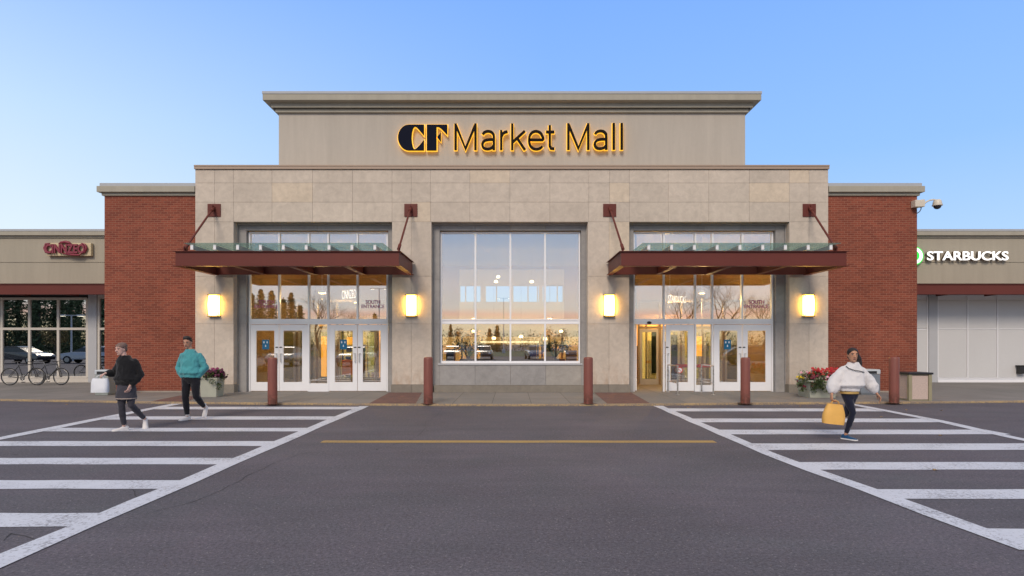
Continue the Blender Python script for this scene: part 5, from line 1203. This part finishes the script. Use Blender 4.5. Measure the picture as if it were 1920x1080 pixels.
part('belt', MB().rings([ell(A(J3['pelvis']), a, b_, z_) for a, b_, z_ in ((.135, .1, .795), (.152, .118, .80), (.152, .118, .835), (.135, .1, .84))], cap=False), plain('gold_belt', (.55, .36, .12), .4, metal=.4), o, smooth=True)
part('bag_strap', MB().tube([A((-.04, -.06, 1.27)), A((-.02, -.115, 1.235)), A((.06, -.142, 1.205)), A((.15, -.145, 1.19)), A((.24, -.115, 1.17)), A((.27, -.05, 1.16))], .007, 6), BLACK, o, smooth='all')
def pony(m, s):
    m.ball((.03 * s, .07 * s, -.02 * s), .075 * s, 12, sc=(1.1, .8, 1.3)); m.tube([(.06 * s, .06 * s, 0), (.11 * s, .07 * s, -.08 * s), (.13 * s, .07 * s, -.17 * s), (.12 * s, .06 * s, -.24 * s)], [.05 * s, .055 * s, .045 * s, .02 * s], 10); m.tube([(.02 * s, .06 * s, .0), (.06 * s, .10 * s, -.06 * s), (.085 * s, .09 * s, -.14 * s), (.09 * s, .07 * s, -.2 * s)], [.05 * s, .05 * s, .04 * s, .018 * s], 10)
    m.tube([(.072 * s, .0, .03 * s), (.082 * s, .02 * s, -.05 * s), (.08 * s, .04 * s, -.12 * s)], [.02 * s, .025 * s, .02 * s], 8)
hair_cap(o, M_, s_, HAIRD, -.05, pony, 1.05, seed=4, front=.08)
BLUES = cloth('blue_shoe', (.010, .065, .16)); shoe(o, A((-.0, .02, .094)), (.55, -1, 0), 0, BLUES, WSOLE, O_); shoe(o, A((-.03, .49, .44)), (-.1, -.35, -.9), 0, BLUES, WSOLE, O_)
carrier('handbag', 'mustard handbag carried by the woman in white', A((-.285, -.10, .70)), .25, .34, .14, YBAG, YBAG, R(6), 1.5, .07)

# ------------------------------------------------------------------ car park behind the camera (mirrored in the glass)
def car(loc, rz, paint, label):
    o = thing('parked_car', label, 'car', (0, 0, 0), 'cars parked behind the camera, mirrored in the glass')
    lo = [(-2.25, .35), (-2.3, .62), (-2.2, .92), (-1.2, .98), (1.0, .98), (2.0, .82), (2.25, .60), (2.2, .32)]; up = [(-2.15, .95), (-1.5, 1.36), (-.9, 1.46), (.1, 1.44), (1.15, .96)]
    m = MB()
    def slab(pr, ws): m.rings([[(x, y * w_k, z) for x, z in pr] for y, w_k in ws])
    rr = []
    for y, k in ((-.90, .93), (-.86, 1), (0, 1.01), (.86, 1), (.90, .93)): rr.append([(x * (k if abs(x) > 1.9 else 1), y, .3 + (z - .3) * (k if z > .5 else 1)) for x, z in lo])
    m.rings(rr); rr = []
    for y, k in ((-.70, .96), (-.64, 1), (0, 1.01), (.64, 1), (.70, .96)): rr.append([(x * .98, y, .93 + (z - .93) * k) for x, z in up])
    m2 = MB(); m2.rings([[(x, y * (1.12 if z < 1 else 1.0), z) for x, y_, z in [(q[0], 0, q[1]) for q in up]] for y in (-.66, .66)])
    part('body', m, paint, o, bevel=.05, smooth=True); m3 = MB(); m3.rings(rr); part('windows', m2, plain('car_glass', (.02, .025, .03), .06), o)
    part('roof', MB().prism([(-1.45, 1.375), (-.9, 1.475), (.1, 1.455), (.3, 1.37), (.25, 1.36), (-1.4, 1.35)], 'y', -.68, .68), paint, o, smooth=True)
    for cx in (-1.4, 1.4):
        for sy in (-1, 1):
            w = MB(); w.tube([(cx, sy * .72, .32), (cx, sy * .92, .32)], .32, 20); wo_ = part('wheel', w, TYRE, o, smooth=True); part('rim', MB().tube([(cx, sy * .921, .32), (cx, sy * .93, .32)], .2, 14), RIM, wo_)
    for sy in (-1, 1):
        part('headlight', MB().ball((2.2, sy * .66, .68), .14, 10, sc=(.5, 1.2, .6)), plain('headlight_lens', (.7, .72, .75), .1), o, smooth='all'); part('tail_light', MB().box(-2.3, -2.22, sy * .78 - .1, sy * .78 + .1, .7, .88), plain('tail_lens', (.4, .02, .02), .2), o, bevel=.02)
    o.location = loc; o.rotation_euler = (0, 0, rz); return o
paints = [plain('silver_car_paint', (.22, .235, .26), .25, metal=.6, coat=1, bump=0), plain('blue_car_paint', (.03, .08, .18), .25, coat=1, bump=0), plain('dark_car_paint', (.03, .03, .035), .25, coat=1, bump=0), plain('white_car_paint', (.38, .39, .41), .25, coat=1, bump=0)]
for i, (x, y, rz, lab) in enumerate(((-17.0, -25, 86, 'silver car mirrored in the left entrance doors'), (-11.8, -25.5, 94, 'blue car mirrored in the left entrance doors'), (-41.5, -21, 8, 'dark car mirrored in the shop window'), (-36.5, -22, 172, 'white car mirrored in the shop window'), (-47, -20, 4, 'blue car mirrored in the shop window'), (-3, -45, 90, 'dark car mirrored low in the big window'), (2.5, -46, 84, 'blue car mirrored low in the big window'), (6.5, -45, 92, 'dark car mirrored low in the big window'), (19, -27, 10, 'dark car mirrored in the right entrance doors'), (-6.5, -46, 88, 'dark car mirrored low in the left of the big window'))):
    car((x, y, 0), R(rz), paints[[0, 1, 2, 3, 1, 2, 1, 2, 2, 2][i]], lab)
# trees
NEED = plain('conifer_needles', (.075, .10, .042), .8, var=.4, scale=2, island=.5, bump=0); LEAFA = plain('autumn_leaf', (.17, .12, .035), .8, var=.4, scale=2, island=.5, bump=0)
def conifer(h, seed):
    rg = random.Random(seed); o = thing('conifer_tree', 'x', 'tree', (0, 0, 0), 'conifers beyond the car park, mirrored in the glass')
    part('trunk', MB().tube([(0, 0, 0), (.05, 0, h * .5), (0, 0, h)], [.22, .14, .03], 8), BARK, o); l = MB()
    n = int(h * 7)
    for i in range(n):
        t = i / n; zz_ = h * (.08 + .92 * t); ln_ = (h * .20) * (1 - t) ** .85 + .15
        for k in range(5):
            a = rg.random() * 6.28; L2 = ln_ * (.55 + .6 * rg.random()); d = Vector((math.cos(a), math.sin(a), -.25 + .3 * t))
            for q in range(9):
                s = (q + .5) / 9; p = Vector((0, 0, zz_)) + d * L2 * s + Vector((rg.gauss(0, .09), rg.gauss(0, .09), rg.gauss(0, .09))); u = Vector((rg.gauss(0, 1), rg.gauss(0, 1), rg.gauss(0, .5))).normalized() * (.16 + .10 * rg.random()); w = d.cross(u).normalized() * .08
                l.add([p - u, p + w, p + u + Vector((0, 0, -.08)), p - w], [(0, 1, 2, 3)])
    part('crown', l, NEED, o); return o
def bare_tree(h, seed, depth=6):
    rg = random.Random(seed); o = thing('bare_tree', 'x', 'tree', (0, 0, 0), 'bare trees beyond the car park, mirrored in the glass'); t = MB(); b = MB()
    def grow(p, d, L, r, k, mb):
        q = p; pts = [p]; rs = [r]
        for i in range(3):
            d = (d + Vector((rg.gauss(0, .12), rg.gauss(0, .12), rg.gauss(0, .06)))).normalized(); q = q + d * L / 3; pts.append(q); rs.append(r * (1 - .13 * (i + 1)))
        mb.tube(pts, rs, 6 if k > 3 else 4, cap=False)
        if k <= 0: return
        for i in range(3 if k > 1 else 2):
            a = rg.random() * 6.28; ax = Vector((math.cos(a), math.sin(a), 0)); nd = (d * .75 + ax * (.42 + .25 * rg.random()) + Vector((0, 0, .12))).normalized(); grow(pts[-1] if i else pts[2], nd, L * (.70 + .14 * rg.random()), rs[-1] * .78, k - 1, b)
    grow(Vector((0, 0, 0)), Vector((0, 0, 1)), h * .22, h * .024, depth, t); part('trunk', t, BARK, o); part('branches', b, BARK, o); return o
c0 = conifer(9, 1); c1 = conifer(13, 2); c2 = conifer(7, 3); src = [c0, c1, c2]; used = [False] * 3
def mx(px, dist, plane=.5): return (px - HX) / F * dist, 2 * plane - CAMY - dist   # where a thing mirrored at pixel column px stands
spots = []
for px, dist, k, h in ((472, 78, 1, .62), (489, 84, 1, .70), (509, 80, 1, .66), (546, 80, 1, .64), (563, 88, 0, .8), (640, 120, 2, .8), (665, 118, 2, .8), (703, 108, 2, 1.0), (532, 92, 2, 1.2), (845, 118, 1, .42), (858, 124, 0, .45), (918, 130, 2, .7), (932, 126, 2, .78), (1030, 128, 2, .5)):
    x, y = mx(px, dist); spots.append((x, y, k, h))
for i, px in enumerate((-62, -30, -6, 8, 34, 62, 73, 101, 118, 133, 147, 190)):
    x, y = mx(px, 86 + (i * 37 % 11), 5.46); spots.append((x, y, (1, 1, 0)[i % 3], .75 + .35 * ((i * 53 % 17) / 17) if i % 3 < 2 else 1.1))
rg_ = random.Random(11)
for i, (x, y, k, hs) in enumerate(spots):
    lab = ('dark conifer beyond the car park, mirrored in the left shop window' if x < -50 else 'conifer beyond the car park, mirrored over the left doors' if x < -15 else 'small conifer on the horizon mirrored in the big window' if x < 12 else 'conifer mirrored over the right doors')
    if not used[k]: o = src[k]; used[k] = True; o.location = (x, y, 0)
    else: o = dup(src[k], (x, y, 0), rg_.random() * 6)
    o.scale = (min(1, hs * 1.2), min(1, hs * 1.2), hs); o['label'] = lab
bt = bare_tree(12, 5, 6); bt.location = mx(602, 76) + (0,); bt['label'] = 'tall bare tree mirrored over the left doors'
bt2 = bare_tree(12, 9, 6); bt2.location = mx(1352, 66) + (0,); bt2['label'] = 'spreading bare tree mirrored over the closed right doors'
dup(bt2, mx(1290, 72) + (0,), 2.1, 'bare tree mirrored above the open doorway'); dup(bt, mx(655, 84) + (0,), 1.2, 'bare tree mirrored beside the lit letters over the left doors', scale=.8); dup(bt, mx(1425, 78) + (0,), 2.6, 'bare tree mirrored at the far right of the right doors')
tl = MB(); rg_ = random.Random(5)
for i in range(150):
    x = -150 + 300 * i / 149 + rg_.random() * 2; leaf_quads(tl, (x, -118 + rg_.random() * 6, 1.2 + rg_.random() * 1.2), 2.0 + rg_.random() * 1.2, 230, .24, 900 + i, 1.0)
put('far_shrubs', tl.mesh('far_shrubs'), NEED)['kind'] = 'stuff'
g = MB(); g.add([(-200, -60, .02), (200, -60, .02), (200, -125, .02), (-200, -125, .02)], [(0, 1, 2, 3)]); struct('grass_verge', g, plain('grass', (.06, .085, .03), .9, var=.3, scale=.5, space='World'))
for i, (x, y, lab) in enumerate(((-5.8, -56, 'low autumn tree mirrored at the left of the big window'), (5.6, -57, 'low autumn tree mirrored at the right of the big window'), (-56, -44, 'low autumn tree mirrored in the shop window'))):
    r = thing('autumn_tree', lab, 'tree', (x, y, 0), 'low autumn trees in the car park'); t = MB(); t.tube([(x, y, 0), (x, y, 1.4), (x + .1, y, 2.2)], [.1, .08, .05], 7)
    for a in range(6): t.tube([(x, y, 1.3 + .1 * a), (x + .8 * math.cos(a * 1.1), y + .8 * math.sin(a * 1.1), 2.4), (x + 1.2 * math.cos(a * 1.1 + .2), y + 1.2 * math.sin(a * 1.1), 3.1)], [.05, .03, .01], 5)
    part('trunk', t, BARK, r); l = MB()
    for a in range(14): leaf_quads(l, (x + 1.1 * math.cos(a * 2.4), y + 1.1 * math.sin(a * 2.4), 2.5 + .8 * math.sin(a * 1.7)), .6, 90, .10, 90 + a + i * 30)
    part('crown', l, LEAFA, r)
# car park lamp
def lamp_post(x, y, h, lab):
    r = thing('car_park_lamp', lab, 'street lamp', (x, y, 0), 'car park lamps mirrored in the glass'); part('pole', MB().lathe((x, y, 0), [(.3, 0), (.3, .7), (.09, .72), (.06, h)], 12), ALUGREY, r, smooth=True)
    part('arm', MB().tube([(x - .9, y, h - .05), (x + .9, y, h - .05)], .04, 8), ALUGREY, r)
    for s in (-1, 1): hh = part('lamp_head', MB().box(x + s * .9 - .3, x + s * .9 + .3, y - .18, y + .18, h - .12, h + .02), ALUGREY, r, bevel=.03); part('lamp_lens', MB().box(x + s * .9 - .26, x + s * .9 + .26, y - .14, y + .14, h - .135, h - .122), emit('lamp_lens_%d' % s, (1, .9, .7), 4), hh)
lamp_post(*mx(711, 84), 9.3, 'twin headed car park lamp mirrored over the left doors'); lamp_post(-1.5, -90, 10, 'far car park lamp mirrored in the big window')
lamp_post(*mx(134, 60, 5.46), 4.5, 'car park lamp mirrored in the shop window')

# a few fallen leaves on the road
LFM = plain('dry_leaf', (.34, .22, .09), .8, var=.3, scale=30)
lf = None
for i, (px, py) in enumerate(((1700, 769), (1765, 770), (1763, 817), (1652, 782), (125, 759), (1753, 882), (860, 762), (1500, 762), (1290, 765), (1735, 753), (1765, 756))):
    y = D(py, .0); x = X(px, y); zz_ = .012
    if lf is None:
        m = MB(); pts = [(.035 * math.cos(a) * (1 if k % 2 else .55), .03 * math.sin(a) * (1 if k % 2 else .6), .008 * math.sin(3 * a)) for k, a in enumerate([2 * math.pi * j / 10 for j in range(10)])]; m.add([(0, 0, .003)] + pts, [(0, 1 + j, 1 + (j + 1) % 10) for j in range(10)])
        m.add([(0, 0, -.001)] + [(a, b, c - .003) for a, b, c in pts], [(0, 1 + (j + 1) % 10, 1 + j) for j in range(10)])
        lf = put('fallen_leaf', m.mesh('fallen_leaf'), LFM); tag(lf, 'small dry leaf lying on the asphalt', 'leaf', 'dry leaves on the ground'); o = lf
    else: o = lf.copy(); COL.objects.link(o)
    o.location = (x, y, zz_ + (ZS if y > -3.3 else 0)); o.rotation_euler = (.1, .1, i * 1.3)
